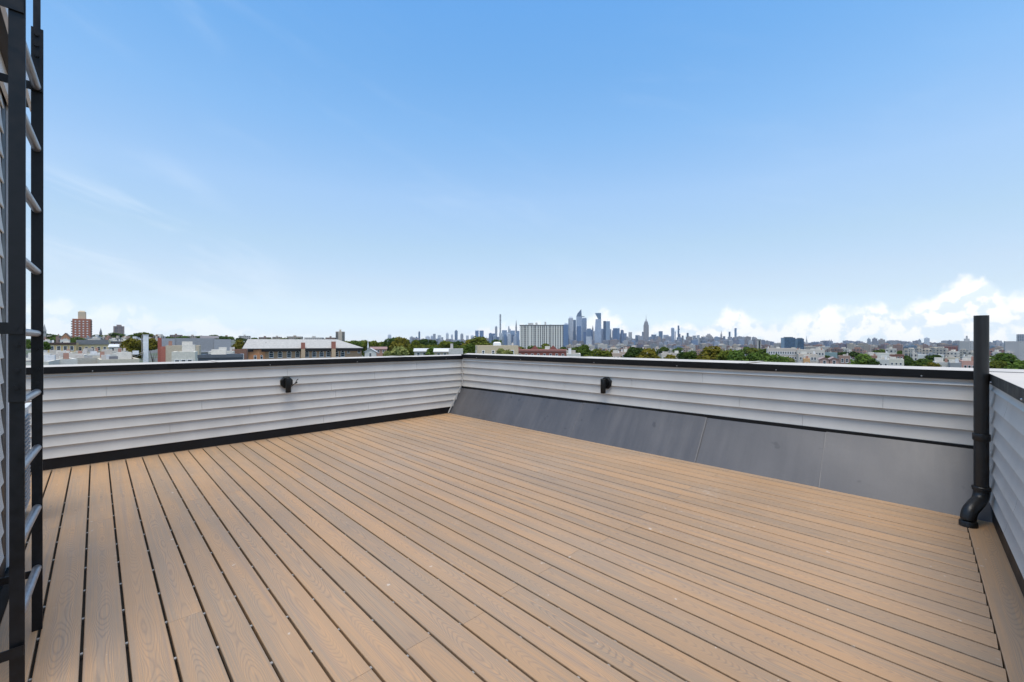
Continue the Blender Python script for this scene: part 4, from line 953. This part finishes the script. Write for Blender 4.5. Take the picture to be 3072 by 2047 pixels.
t, W, H = block(2832, 2880, 1040, 800, 18, (.27, .10, .075), 'stone', 'dark red brick mill with gable bays left of the grey slab', 'mill', 'brick_mill', 0)
block(2812, 2884, 1036, 1150, 16, (.20, .15, .15), 'stone', 'long dark brick block behind the brick mill', 'building', 'long_brick_block')
t, W, H = block(2878, 2942, 1024, 700, 20, (.45, .43, .41), 'objcol', 'light grey concrete slab block partly hidden by the black pipe', 'apartment block', 'slab_block')
q = MB(); q.box(-W / 2 - .01, -W / 2 + 11, -1.2, -.01, 0, H - .4); q.build('stair_wing', M['objcol'], t, color=(.40, .385, .37))
for k in range(9):
    for x in (-3, .5, 4, 7.5, 11, 14.5): put('window', window_mesh(1.5, 1.2, False, 'objcol'), t, None, (x, -.05, H - 3 - k * 3.0))
q = MB(); q.box(-6, 0, 5, 12, H + .01, H + 4.2); q.box(-4, -2, 7, 9, H + 4.21, H + 9); q.build('rooftop_block', M['objcol'], t, color=(.42, .41, .4))
t, W, H = block(3014, 3100, 1024, 700, 20, (.46, .44, .42), 'objcol', 'light grey concrete slab block at the right edge of the view', 'apartment block', 'slab_block')
q = MB(); q.box(-W / 2 - .01, -W / 2 + 15, -1.2, -.01, 0, H - .4); q.build('stair_wing', M['objcol'], t, color=(.42, .40, .39))
for k in range(9):
    for x in (-5, -1.5, 2, 5.5): put('window', window_mesh(1.5, 1.2, False, 'objcol'), t, None, (x, -.05, H - 3 - k * 3.0))
block(3052, 3095, 1003, 1000, 20, (.33, .35, .38), 'stone', 'taller grey tower behind the right edge slab', 'tower', 'tower_block')
for i, (a, b_, y) in enumerate(((2958, 2985, 1052), (2985, 3014, 1050))):
    block(a, b_, y, 520 + 30 * i, 14, [(.30, .15, .13), (.26, .14, .12)][i], 'stone', ['low brick row right of the black pipe', 'low brick row beside the right edge slab'][i], 'building', 'brick_row')
flat_house(2962, 2990, 1078, 200, 9, (.64, .62, .58), 'pale house right of the pipe behind the big tree', cols=2, rows=1)
# teal glass office pair
for a, b_, y, lab, c2 in ((2344, 2386, 1013.5, 'dark teal glass office block, left of the pair', (.30, .40, .44)), (2387, 2412, 1016.5, 'dark teal glass office block, right of the pair', (.22, .33, .38))):
    t, W, H = block(a, b_, y, 1500, 40, (.025, .065, .08), 'curtain', lab, 'office block', 'glass_office')
    q = MB(); q.box(-W / 2 - 1, -W / 2 + W * .22, -.8, -.02, 0, H - 1); q.build('lit_side', M['curtain'], t, color=c2)  # left face catching the light, painted as a paler strip
    q = MB(); q.box(-W * .3, W * .35, 8, 30, H + .01, H + 2.5); q.build('rooftop_block', M['objcol'], t, color=(.1, .13, .14))
t, W, H = block(2271, 2284, 1018, 1300, 14, (.46, .42, .38), 'objcol', 'slim tan tower with a dark window strip left of the glass offices', 'tower', 'tower_block')
q = MB(); q.box(-W * .12, W * .28, -.4, -.01, 0, H - 4); q.build('window_strip', M['glass'], t); q = MB(); q.box(-W * .5, W * .5, -.5, -.02, H - 3, H); q.build('top_band', M['objcol'], t, color=(.3, .29, .28))

# ---------------------------------------------------------------- trees
T = [(80, 30, 1018, 130, 5, 'bright green tree seen between the ladder rails'), (137, 28, 1024, 125, 5, 'bright green tree just right of the ladder'),
     (398, 62, 1013, 140, 2, 'round olive tree left of the white stack'), (458, 36, 1014, 150, 2, 'olive tree between the white stack and the brick fire wall'),
     (714, 42, 1018, 190, 2, 'olive tree between the grey hall and the school'), (1192, 70, 1037, 112, 4, 'pale green tree in front of the long line of trees'),
     (1163, 44, 1052, 105, 4, 'small pale green shrub left of the pale green tree'), (1304, 56, 1038, 130, 5, 'mid green tree left of the white shed'),
     (1412, 66, 1030, 150, 0, 'dark green tree right of the white shed'), (1437, 90, 1009, 260, 1, 'large olive green tree behind the cream building'),
     (1500, 46, 1044, 118, 4, 'flowering pale tree in front of the cream building, left half'), (1530, 50, 1048, 116, 4, 'flowering pale tree in front of the cream building, right half'),
     (1640, 44, 1030, 300, 1, 'olive tree at the foot of the white slab'), (1487, 28, 1018, 420, 0, 'small dark tree left of the white slab'),
     (1748, 58, 1033, 160, 0, 'dark green tree, leftmost of the clump right of the white slab'), (1792, 76, 1046, 135, 1, 'olive tree in the clump right of the white slab'),
     (1846, 44, 1048, 170, 2, 'small olive tree left of the dark middle tree'), (1898, 56, 1039, 155, 3, 'dark tree behind the yellow olive tree'), (1938, 82, 1043, 128, 2, 'yellow olive tree in the middle of the right parapet'),
     (2010, 60, 1062, 130, 2, 'low olive tree right of the yellow olive one'), (2050, 32, 1055, 180, 3, 'small dark tree left of the large olive pair'), (2078, 48, 1052, 140, 0, 'green tree left of the large olive pair'),
     (2128, 104, 1037, 138, 2, 'large olive tree, left of the big pair'), (2178, 76, 1047, 130, 1, 'olive green tree, right of the big pair'), (2212, 90, 1050, 122, 5, 'broad green tree right of the big olive pair'),
     (2270, 80, 1055, 118, 5, 'broad green tree in front of the long pale building'), (2328, 74, 1062, 116, 5, 'low green tree at the right end of the green clump'), (2370, 50, 1073, 114, 4, 'low pale shrub right of the green clump'),
     (2586, 80, 1060, 138, 5, 'round green tree standing alone on the right'), (2620, 30, 1076, 132, 3, 'small dark tree beside the round green tree'), (2728, 46, 1072, 180, 3, 'dark tree right of the pale yellow front'),
     (2768, 62, 1075, 170, 0, 'green tree left of the long white shed'), (2803, 50, 1064, 230, 3, 'dark round tree in front of the long white shed'), (2795, 50, 1086, 118, 2, 'low olive tree near the right parapet'),
     (3030, 110, 1058, 118, 5, 'big round green tree at the right edge'), (2985, 50, 1080, 116, 1, 'lower green tree left of the big right edge tree'), (2640, 50, 1048, 460, 0, 'distant tree above the bright white box'),
     (235, 30, 1011, 380, 0, 'tree at the foot of the brick tower'), (165, 60, 1008, 420, 0, 'broad tree left of the brick church gable'), (217, 22, 1016, 300, 5, 'small tree between the yellow house and the brick tower'),
     (2905, 40, 1084, 128, 3, 'dark tree beside the salmon pink house')]
for px, wv, y, d, ti, lab in T: tree(px, wv, y, d, ti, lab)
rn = random.Random(17)
ridge = [(138, 1000), (158, 1002), (196, 1004), (286, 1003), (318, 1004), (346, 998), (362, 1001), (392, 1003), (420, 998), (436, 997), (455, 1004), (500, 1008), (536, 1010), (555, 1008), (605, 1006), (640, 1003), (668, 1008), (690, 1010), (722, 1012), (764, 1012), (806, 1014), (850, 1013), (896, 1014), (940, 1015), (970, 1015), (1000, 1016)]
ORD = lambda i: ['leftmost', 'second', 'third', 'fourth', 'fifth', 'sixth', 'seventh', 'eighth', 'ninth', 'tenth', 'eleventh', 'twelfth', 'thirteenth', 'fourteenth', 'fifteenth', 'sixteenth', 'seventeenth', 'eighteenth', 'nineteenth', 'twentieth', 'twenty first', 'twenty second', 'twenty third', 'twenty fourth', 'twenty fifth', 'twenty sixth'][i] + (' from the left' if i else '')
for i, (px, y) in enumerate(ridge):
    tree(px, rn.uniform(34, 50), y + 1, rn.uniform(560, 800), rn.choice([0, 0, 3, 1]), 'dark tree on the left ridge skyline, ' + ORD(i), 'trees along the left ridge')
line = [(1040, 1022), (1066, 1021), (1092, 1020), (1120, 1021), (1148, 1024), (1178, 1012), (1196, 1010), (1218, 1016), (1245, 1019), (1272, 1016), (1300, 1019), (1326, 1021), (1352, 1024), (1378, 1023), (1404, 1017), (1110, 1030), (1140, 1034), (1230, 1030), (1262, 1032), (1290, 1034), (1340, 1036), (1370, 1034)]
line.sort()
for i, (px, y) in enumerate(line):
    d = rn.uniform(240, 330)
    tree(px, rn.uniform(42, 58), y, d, rn.choice([0, 1, 1, 2, 3]), 'tree in the long dark line right of the school, ' + ORD(i), 'long line of trees in the middle')
mid = [(1760, 1050, 260), (1880, 1052, 240), (1962, 1053, 230), (2042, 1056, 240), (2100, 1052, 230), (2155, 1054, 220), (2300, 1058, 210), (2352, 1068, 190), (2480, 1066, 260), (2650, 1068, 260), (2716, 1066, 260), (2840, 1078, 220), (1560, 1040, 420), (1600, 1038, 420), (1690, 1040, 400), (1720, 1042, 330), (1820, 1042, 420), (1990, 1040, 520), (2035, 1042, 520), (2240, 1040, 520), (2260, 1044, 420), (2296, 1046, 400), (2420, 1060, 330), (2530, 1056, 420), (2560, 1054, 420), (2680, 1054, 420), (2700, 1052, 520), (2740, 1058, 420), (2960, 1066, 330), (3000, 1060, 420), (2860, 1062, 400)]
mid.sort(); mid = [m_ for k_, m_ in enumerate(mid) if k_ not in (5, 11, 17, 23, 28)]
for i, (px, y, d) in enumerate(mid):
    tree(px, rn.uniform(26, 40), y, d, rn.choice([0, 1, 3, 5]), 'small far tree among the roofs right of the white slab, ' + ORD(i), 'small far trees right of centre')

# ---------------------------------------------------------------- the far skyline
BLU, PAL, GRY, BRN, DRK = (.14, .22, .36), (.64, .66, .70), (.34, .36, .40), (.36, .31, .28), (.06, .09, .14)
def tower(px0, px1, y, d, c, m, label, parts=(), yaw=0.0, dep=None, name='skyscraper'):
    return block(px0, px1, y, d, dep or max(18, (px1 - px0) / FPX * d * .9), c, m, label, 'skyscraper', name, yaw, None, parts)
def add(t, nm, b, c, m='objcol'): b.build(nm, M[m], t, color=c)
# left run of far towers
for a, b_, y, lab, c, m in ((1155, 1158, 1018, 'tiny far tower at the left end of the skyline', GRY, 'stone'), (1163, 1174, 1006, 'pale stepped tower at the left end of the skyline', PAL, 'stone'), (1229, 1241, 1012, 'low twin topped far tower left of the dark slim one', GRY, 'stone'),
        (1246, 1253, 1013, 'small far block just left of the dark slim tower', BLU, 'curtain'), (1255, 1260.5, 997, 'dark slim far tower above the line of trees', DRK, 'curtain'), (1276, 1290, 1010, 'wide pale far block above the trees', PAL, 'stone'),
        (1292, 1299, 1009, 'pale block left of the grey rounded far tower', PAL, 'curtain'), (1299, 1307, 1002, 'grey far tower with a rounded head', GRY, 'stone'), (1313, 1323, 1006, 'pale far tower with stepped top', PAL, 'stone'), (1324, 1330, 1012, 'short far block beside the stepped tower', GRY, 'stone'),
        (1338, 1346, 1001, 'pale domed far tower above the trees', PAL, 'stone'), (1353, 1359, 1005, 'slim pale far tower left of the tall dark one', PAL, 'stone'), (1364, 1373, 993, 'tall dark far tower above the trees', (.12, .15, .20), 'curtain'), (1381, 1390, 1003, 'grey pointed far tower left of the twin towers', GRY, 'stone'),
        (1398, 1406, 1007, 'pale gabled far tower left of the twin towers', PAL, 'stone'), (1412, 1423, 1008, 'low pale block behind the large olive tree', PAL, 'stone')):
    tower(a, b_, y, rn.uniform(6300, 7200), c, m, lab, [('crown', -.55, .55, .2, .8, .01, 14, c, 'objcol')] if rn.random() < .6 else [])
for a, b_, lab in ((1425.5, 1436, 'left of the blue glass twin towers'), (1438.5, 1451, 'right of the blue glass twin towers')):
    tower(a, b_, 992, 5900, BLU, 'curtain', lab)
tower(1467, 1486, 1001, 5000, (.14, .19, .34), 'curtain', 'broad deep blue glass block left of the pencil towers', [('roof_box', -.9, -.1, .2, .8, .01, 8, PAL, 'objcol')])
t, W, H = tower(1485, 1492, 981, 5500, GRY, 'stone', 'grey tower just left of the tallest pencil tower')
b = MB(); b.taper(-W * .4, W * .4, 3, 15, H + .01, H + 14, .5); add(t, 'crown', b, GRY)
t, W, H = tower(1498.5, 1503.5, 943, 6300, (.42, .44, .46), 'stone', 'tallest pencil thin pale tower left of the white slab')
for k in range(5):
    b = MB(); b.box(-W / 2 - .6, W / 2 + .6, -.6, 19, H - 30 - k * 62, H - 24 - k * 62); add(t, 'open_floor', b, (.12, .14, .17))
tower(1499, 1506, 1001, 5200, PAL, 'curtain', 'pale block at the foot of the pencil tower'); tower(1506, 1521, 991, 5300, (.40, .47, .56), 'curtain', 'wide pale blue block right of the pencil tower')
tower(1513, 1520, 1004, 4900, BLU, 'curtain', 'short blue block in front of the wide pale blue one')
t, W, H = tower(1524, 1532, 987, 5400, (.42, .44, .47), 'stone', 'grey tower with slanted top between the pencil towers'); b = MB(); b.taper(-W / 2, W * .1, 2, 18, H + .01, H + 34, .6); add(t, 'crown', b, (.3, .33, .37))
tower(1522, 1530, 997, 4900, PAL, 'curtain', 'pale front block below the slanted top tower'); tower(1531, 1545, 992, 5000, (.36, .45, .56), 'curtain', 'pale blue glass block left of the pointed pencil tower')
t, W, H = tower(1546, 1551, 985, 6000, (.20, .22, .26), 'stone', 'dark pencil tower tapering to a point beside the white slab')
b = MB()
for k in range(7):
    s = 1 - k / 7.5; b.box(-W / 2 * s, W / 2 * s, 0, 18 * s, H + k * 16 + .01, H + (k + 1) * 16)
add(t, 'stepped_top', b, (.16, .17, .2)); tower(1549, 1558, 993, 4800, (.30, .36, .46), 'curtain', 'blue grey block touching the white slab on its left')
# the cluster right of the white slab
tower(1690, 1705, 974, 4150, (.12, .20, .34), 'curtain', 'deep blue glass tower touching the white slab on its right', [('roof_frame', -.5, .9, .2, .8, .01, 14, PAL, 'objcol')])
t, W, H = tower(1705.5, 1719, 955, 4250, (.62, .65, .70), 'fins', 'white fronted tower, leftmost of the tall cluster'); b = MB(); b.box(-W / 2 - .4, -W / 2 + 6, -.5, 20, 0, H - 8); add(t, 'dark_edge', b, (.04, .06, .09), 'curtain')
b = MB(); b.taper(-W / 2, W / 2, 0, 30, H + .01, H + 16, .75); add(t, 'crown', b, (.60, .64, .70))
tower(1719.5, 1728, 960, 4300, (.22, .28, .38), 'curtain', 'blue grey tower between the two tallest of the cluster')
# the tallest, with slanted crown and projecting observation deck
t, W, H = tower(1729, 1746, 950, 4200, (.58, .63, .70), 'curtain', 'tallest tower of the cluster with slanted crown and jutting deck')
b = MB(); z = H + .01
b.v += [(-W / 2, 0, z), (W / 2 * .9, 0, z), (W / 2 * .9, 30, z), (-W / 2, 30, z), (-W / 2 * .6, 0, H + 30), (W / 2 * .75, 0, H + 72), (W / 2 * .75, 28, H + 72), (-W / 2 * .6, 28, H + 30)]
for q_ in ((0, 3, 2, 1), (4, 5, 6, 7), (0, 1, 5, 4), (1, 2, 6, 5), (2, 3, 7, 6), (3, 0, 4, 7)): b.f.append(q_); b.mi.append(0)
add(t, 'slanted_crown', b, (.16, .19, .23), 'curtain')
b = MB(); b.prism([(W / 2 - 4, -3), (W / 2 + 24, -6), (W / 2 + 8, 20), (W / 2 - 4, 20)], H - 3, H + 3); add(t, 'observation_deck', b, (.18, .2, .23))
b = MB(); b.box(-W * .44, W * .33, -5, -.02, 0, hz(979, 4200) - t.location.z); add(t, 'blue_front', b, (.10, .17, .30), 'curtain')
tower(1746, 1760, 956, 4350, (.40, .47, .55), 'curtain', 'grey glass tower right of the tallest with flat top', [('parapet_fins', -.9, .9, .1, .9, .01, 8, GRY, 'objcol')])
tower(1750, 1758, 996, 3950, (.12, .17, .28), 'curtain', 'short dark blue block in front of the cluster'); tower(1761, 1773, 986, 4250, (.22, .29, .38), 'curtain', 'lower blue tower right of the grey glass one'); tower(1758, 1775, 1010, 3900, (.60, .62, .66), 'stone', 'pale low block below the lower blue tower')
t, W, H = tower(1776, 1780.5, 985, 5200, BRN, 'stone', 'slim brown tower with pointed cap left of the flared tower'); b = MB(); b.taper(-W / 2, W / 2, 0, 18, H + .01, H + 36, .1); add(t, 'pointed_cap', b, BRN)
# flared tower with carved out top
t, W, H = tower(1784, 1804, 1003, 4200, (.62, .66, .72), 'curtain', 'pale flared tower with a carved curved top')
b = MB()
for k in range(9):
    s = k / 9; x0 = -W / 2 + W * .16 * s; x1 = W / 2 - W * .02 * s; z0 = H + k * 16.5; b.box(x0, x1, 0, 50 - k, z0 + .01, z0 + 16.5)
add(t, 'upper_shaft', b, (.60, .65, .72), 'curtain'); zc = H + 9 * 16.5
b = MB()
for k in range(5): b.box(-W / 2 + W * (.10 + .10 * (4 - k)), W / 2 * .92, 2, 40, zc + k * 12 + .02, zc + (k + 1) * 12)
add(t, 'carved_top', b, (.17, .26, .32), 'curtain')
tower(1803, 1815, 987, 4400, (.56, .62, .70), 'curtain', 'pale glass block between the flared tower and the dark sided tower')
t, W, H = tower(1810, 1830, 964, 4300, (.42, .52, .60), 'curtain', 'tall flat topped tower with one dark side'); b = MB(); b.box(-W / 2 - .6, -W * .12, -.6, 40, 0, H + 2); add(t, 'shaded_side', b, (.025, .045, .07), 'curtain'); b = MB(); b.tube([(W * .1, 15, H), (W * .1, 15, H + 24)], .8, 6); add(t, 'mast', b, GRY)  # shade on the left face is painted, as a darker slab
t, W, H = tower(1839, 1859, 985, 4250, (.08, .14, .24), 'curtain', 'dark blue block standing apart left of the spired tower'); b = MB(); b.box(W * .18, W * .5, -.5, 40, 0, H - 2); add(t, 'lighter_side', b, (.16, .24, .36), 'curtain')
tower(1836, 1841, 995, 4600, (.5, .53, .57), 'stone', 'narrow pale block behind the dark blue one'); tower(1863, 1880, 1000, 4700, (.30, .34, .40), 'curtain', 'grey stepped block left of the pale square tower'); tower(1885.5, 1896, 997, 4800, (.60, .57, .54), 'fins', 'pale square tower left of the spired tower'); tower(1906, 1919, 1006, 4700, (.16, .2, .25), 'curtain', 'low dark block left of the spired tower')
# stepped tower with mast
t, W, H = tower(1930.5, 1946.5, 975, 5300, (.36, .32, .31), 'fins', 'stepped grey brown tower with a tall thin spire')
b = MB(); b.box(-W * .5 - 12, W * .5 + 12, -3, 40, -3, H * .42); add(t, 'lower_setback', b, (.34, .31, .31), 'fins')
b = MB(); b.box(-W * .40, W * .40, 4, 36, H + .01, H + 24); b.box(-W * .32, W * .32, 8, 32, H + 24.01, H + 42); add(t, 'upper_setback', b, (.36, .33, .33), 'fins')
b = MB(); b.taper(-W * .2, W * .2, 12, 28, H + 42.01, H + 74, .45); add(t, 'mooring_mast', b, (.42, .42, .45)); b = MB(); b.tube([(0, 20, H + 74), (0, 20, H + 105), (0, 20, H + 135)], [2.6, 1.6, .4], 8); add(t, 'spire', b, (.35, .36, .4))
for a, b_, y, lab, c, m in ((1926, 1933, 996, 'dark block at the left foot of the spired tower', GRY, 'curtain'), (1954, 1969, 1004, 'bluish block with rounded top right of the spired tower', (.22, .27, .34), 'curtain'), (1976.5, 1988, 994, 'flat topped dark tower right of the spired tower', (.16, .22, .28), 'curtain'),
        (1990, 2006, 1005, 'pale rounded block right of the flat topped dark tower', PAL, 'curtain'), (2013.5, 2023, 985, 'tall pale blue tower with a chamfered top', (.44, .50, .57), 'curtain'), (2024, 2027, 995, 'narrow dark block beside the tall pale blue tower', GRY, 'curtain'),
        (2033, 2038, 977, 'slim dark staggered tower', (.12, .14, .18), 'curtain'), (2036.5, 2041.5, 1002, 'darker shoulder block at the foot of the slim staggered tower', (.14, .16, .2), 'curtain'), (2045.5, 2051, 1007, 'small reddish block right of the slim staggered tower', BRN, 'stone'), (2060, 2066, 999, 'dark narrow tower left of the bulky tan block', (.09, .11, .15), 'curtain'),
        (2078, 2088, 1007, 'grey tower left of the white narrow one', GRY, 'stone'), (2090, 2099, 1006, 'white narrow tower left of the bulky tan block', (.66, .66, .66), 'fins'), (2186, 2191.5, 995.5, 'dark slim tower left of the tall blue pencil tower', (.10, .12, .16), 'curtain'), (2203.5, 2210, 985, 'tall blue pencil tower at the right of the skyline', (.14, .22, .32), 'curtain'),
        (2169, 2176, 1009, 'small dark block right of the clock tower', (.2, .22, .25), 'curtain'), (2235, 2242, 1014, 'small peaked block right of the blue pencil tower', BRN, 'stone')):
    t, W, H = tower(a, b_, y, rn.uniform(5000, 5700), c, m, lab)
    if 'chamfered' in lab: b = MB(); b.taper(-W / 2, W / 2, 0, 30, H + .01, H + 10, .6); add(t, 'crown', b, c)
    if 'staggered' in lab and 'shoulder' not in lab:
        b = MB()
        for k in range(5): b.box(-W / 2 + (k % 2) * 5 - 1, W / 2 + (k % 2) * 5, -2, 14, H - 22 - k * 34, H - 6 - k * 34)
        add(t, 'staggered_boxes', b, (.15, .17, .2), 'curtain')
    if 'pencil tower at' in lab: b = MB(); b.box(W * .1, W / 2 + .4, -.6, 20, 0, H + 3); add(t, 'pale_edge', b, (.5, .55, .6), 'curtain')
t, W, H = tower(2104, 2139, 1010, 5000, (.42, .37, .33), 'fins', 'bulky tan stepped block with a low dome'); b = MB(); b.box(-W * .1, W * .4, 5, 60, H + .01, H + 14); b.taper(-W * .02, W * .32, 12, 50, H + 14.01, H + 32, .75); add(t, 'upper_setback', b, (.42, .38, .35), 'fins'); b = MB(); b.tube([(-W * .34, 10, H), (-W * .34, 10, H + 20)], [4, .5], 8); add(t, 'turret', b, (.55, .48, .3))
t, W, H = tower(2161, 2167, 1004, 5600, (.46, .43, .42), 'stone', 'pale clock tower with a pyramid spire'); b = MB(); b.taper(-W / 2, W / 2, 0, W, H + .01, H + 34, .35); b.taper(-W * .14, W * .14, W * .36, W * .64, H + 34.01, H + 62, .1); add(t, 'pyramid_spire', b, (.5, .46, .42))
t, W, H = tower(2415, 2425, 1028, 2600, (.46, .44, .44), 'stone', 'small pale spired tower right of the glass offices'); b = MB(); b.taper(-W * .3, W * .3, 2, 12, H + .01, H + 18, .6); b.taper(-W * .14, W * .14, 4, 9, H + 18.01, H + 40, .05); add(t, 'spire', b, (.42, .42, .42))
for a, b_, y, lab, c in ((2602, 2612, 1017, 'peaked far block, left of the three dark far towers', GRY), (2617, 2632, 1016, 'square far block, middle of the three dark far towers', (.26, .26, .29)), (2636, 2655, 1019, 'rounded far block, right of the three dark far towers', BRN), (2488, 2490.5, 1021, 'thin far chimney, left of the pair', GRY), (2493, 2495.5, 1021, 'thin far chimney, right of the pair', GRY), (2755, 2763, 1020, 'dark slim block right of the low far hills', GRY), (2773.5, 2789, 1015, 'pale wide topped far tower left of the brick mill', PAL)):
    t, W, H = tower(a, b_, y, 3900, c, 'stone', lab, [('crown', -.4, .3, .2, .8, .01, 9, c, 'objcol')], name='far_tower')

# massed midrise buildings at the foot of the skyline, then the nearer waterfront and the slope towards the roof
rn = random.Random(99)
MARKS = [(160, 'the stone church tower'), (244, 'the brick tower'), (320, 'the small dark steeple'), (356, 'the far ridge block'), (437, 'the white stack'), (1168, 'the skyline left end'), (1258, 'the dark slim far tower'), (1318, 'the stepped far tower'), (1368, 'the tall dark far tower'), (1438, 'the blue twin towers'), (1500, 'the tallest pencil tower'), (1548, 'the pointed pencil tower'),
         (1712, 'the white fronted tower'), (1738, 'the tallest cluster tower'), (1794, 'the flared tower'), (1820, 'the dark sided tower'), (1849, 'the dark blue block'), (1890, 'the pale square tower'), (1938, 'the spired tower'), (1982, 'the flat topped dark tower'), (2018, 'the tall pale blue tower'), (2063, 'the dark narrow tower'), (2120, 'the bulky tan block'), (2164, 'the clock tower'), (2206, 'the blue pencil tower'), (2277, 'the slim tan tower'),
         (2365, 'the left glass office'), (2400, 'the right glass office'), (2420, 'the pale spired tower'), (2491, 'the pair of far chimneys'), (2586, 'the round green tree'), (2625, 'the three dark far towers'), (2690, 'the bright white box'), (2759, 'the dark slim far block'), (2781, 'the pale wide topped far tower'), (2855, 'the brick mill'), (2905, 'the grey slab by the pipe'), (2990, 'the low brick rows'), (3045, 'the right edge slab')]
def colour_word(c):
    r_, g_, b_ = c; m_ = (r_ + g_ + b_) / 3
    if r_ > b_ * 1.45: return 'dark brick' if m_ < .26 else 'brick red' if m_ < .34 else 'tan'
    if r_ > b_ * 1.12: return 'brown' if m_ < .36 else 'tan' if m_ < .5 else 'cream'
    if b_ > r_ * 1.2: return 'dark blue' if m_ < .22 else 'blue grey'
    return 'dark grey' if m_ < .27 else 'grey' if m_ < .46 else 'pale' if m_ < .58 else 'white'
def mass_label(c, what, px):
    mp, ph = min(MARKS, key=lambda k: abs(k[0] - px)); dd = px - mp
    return '%s %s %s %s' % (colour_word(c), what, 'below' if abs(dd) < 9 else 'left of' if dd < -28 else 'just left of' if dd < 0 else 'right of' if dd > 28 else 'just right of', ph)
def mass(n, p0, p1, y0, y1, d0, d1, w0, w1, cols, label, group, name, cat='building', ms=('stone', 'stone', 'ribbon', 'curtain')):
    for i in range(n):
        px = p0 + (p1 - p0) * (i + rn.random()) / n; wv = rn.uniform(w0, w1); d = rn.uniform(d0, d1); y = rn.uniform(y0, y1); c = rn.choice(cols); kk = rn.uniform(.8, 1.18); c = tuple(max(.02, min(.75, x * kk)) for x in c)
        W = wv / FPX * d
        block(px - wv / 2, px + wv / 2, y, d, W * rn.uniform(.7, 1.4), c, rn.choice(ms), mass_label(c, label, px), cat, name, rn.uniform(-25, 25), group, [('rooftop_block', rn.uniform(-.7, -.1), rn.uniform(.1, .6), .25, .75, .01, rn.uniform(2, 5) * d / 4000 + 1.5, c, 'objcol')])
FARC = [(.33, .33, .36), (.45, .44, .45), (.34, .28, .26), (.40, .35, .32), (.24, .29, .37), (.52, .52, .53), (.28, .23, .22)]
mass(70, 1700, 2270, 1009, 1022, 4600, 5400, 9, 17, FARC, 'midrise block', 'midrise blocks under the skyline', 'midrise_block')
mass(60, 1705, 2290, 1018, 1032, 3900, 4400, 11, 22, FARC, 'far bank block', 'low blocks on the far bank', 'waterfront_block')
mass(46, 1185, 1560, 1014, 1023, 5200, 6200, 8, 15, FARC, 'small far block', 'far blocks above the trees', 'midrise_block')
mass(64, 2270, 3075, 1022, 1031, 4200, 5200, 12, 26, [(.27, .25, .27), (.33, .28, .27), (.22, .21, .24), (.38, .36, .37)], 'low horizon block', 'dark blocks along the right horizon', 'midrise_block')
CLUC = [(.12, .19, .32), (.62, .65, .69), (.30, .37, .46), (.44, .50, .57), (.66, .66, .67)]
mass(24, 1702, 1872, 988, 1008, 4450, 4900, 6, 12, CLUC, 'cluster block', 'lower glass blocks in the tall cluster', 'glass_block', 'office block', ('curtain', 'fins', 'curtain'))
mass(12, 1470, 1556, 999, 1012, 4700, 5100, 6, 11, CLUC, 'cluster block', 'lower glass blocks by the pencil towers', 'glass_block', 'office block', ('curtain', 'fins', 'curtain'))
NEARC = [(.32, .19, .14), (.46, .39, .31), (.48, .43, .36), (.36, .27, .21), (.25, .16, .13), (.56, .51, .44), (.26, .27, .28)]
mass(54, 1700, 2320, 1032, 1042, 1500, 2300, 14, 28, NEARC, 'near bank block', 'blocks on the near river bank', 'town_block')
mass(60, 2330, 3075, 1030, 1042, 1400, 2300, 16, 34, NEARC + [(.14, .2, .26)], 'mid distance block', 'blocks in the right middle distance', 'town_block')
mass(44, 1700, 2330, 1043, 1052, 500, 900, 16, 30, NEARC, 'small town house', 'town houses between the tree tops', 'town_house', 'house', ('stone',))
mass(60, 2380, 3075, 1043, 1064, 360, 900, 16, 34, NEARC + [(.30, .18, .14)], 'town house', 'town houses below the right horizon', 'town_house', 'house', ('stone',))
mass(26, 130, 480, 1008, 1020, 360, 620, 14, 26, NEARC + [(.58, .57, .55)], 'hillside house', 'houses on the left hillside', 'hillside_house', 'house', ('stone',))

# ---------------------------------------------------------------- the air between here and the skyline
HAZE = 2.6e-5
hm = bpy.data.materials.new('haze_air'); hm.use_nodes = True; hn = NT(hm.node_tree)
pv = hn.n('ShaderNodeVolumePrincipled', inp={'Color': (0.80, 0.88, 0.98, 1), 'Density': HAZE, 'Anisotropy': 0.2})
hn.n('ShaderNodeOutputMaterial', inp={1: pv.outputs[0]})
hb_ = MB(); hb_.box(-12600, 12600, -12600, 12600, -57.5, 420)
tag(hb_.build('haze', hm), 'thin pale air fading the far skyline to blue', 'haze', kind='stuff')
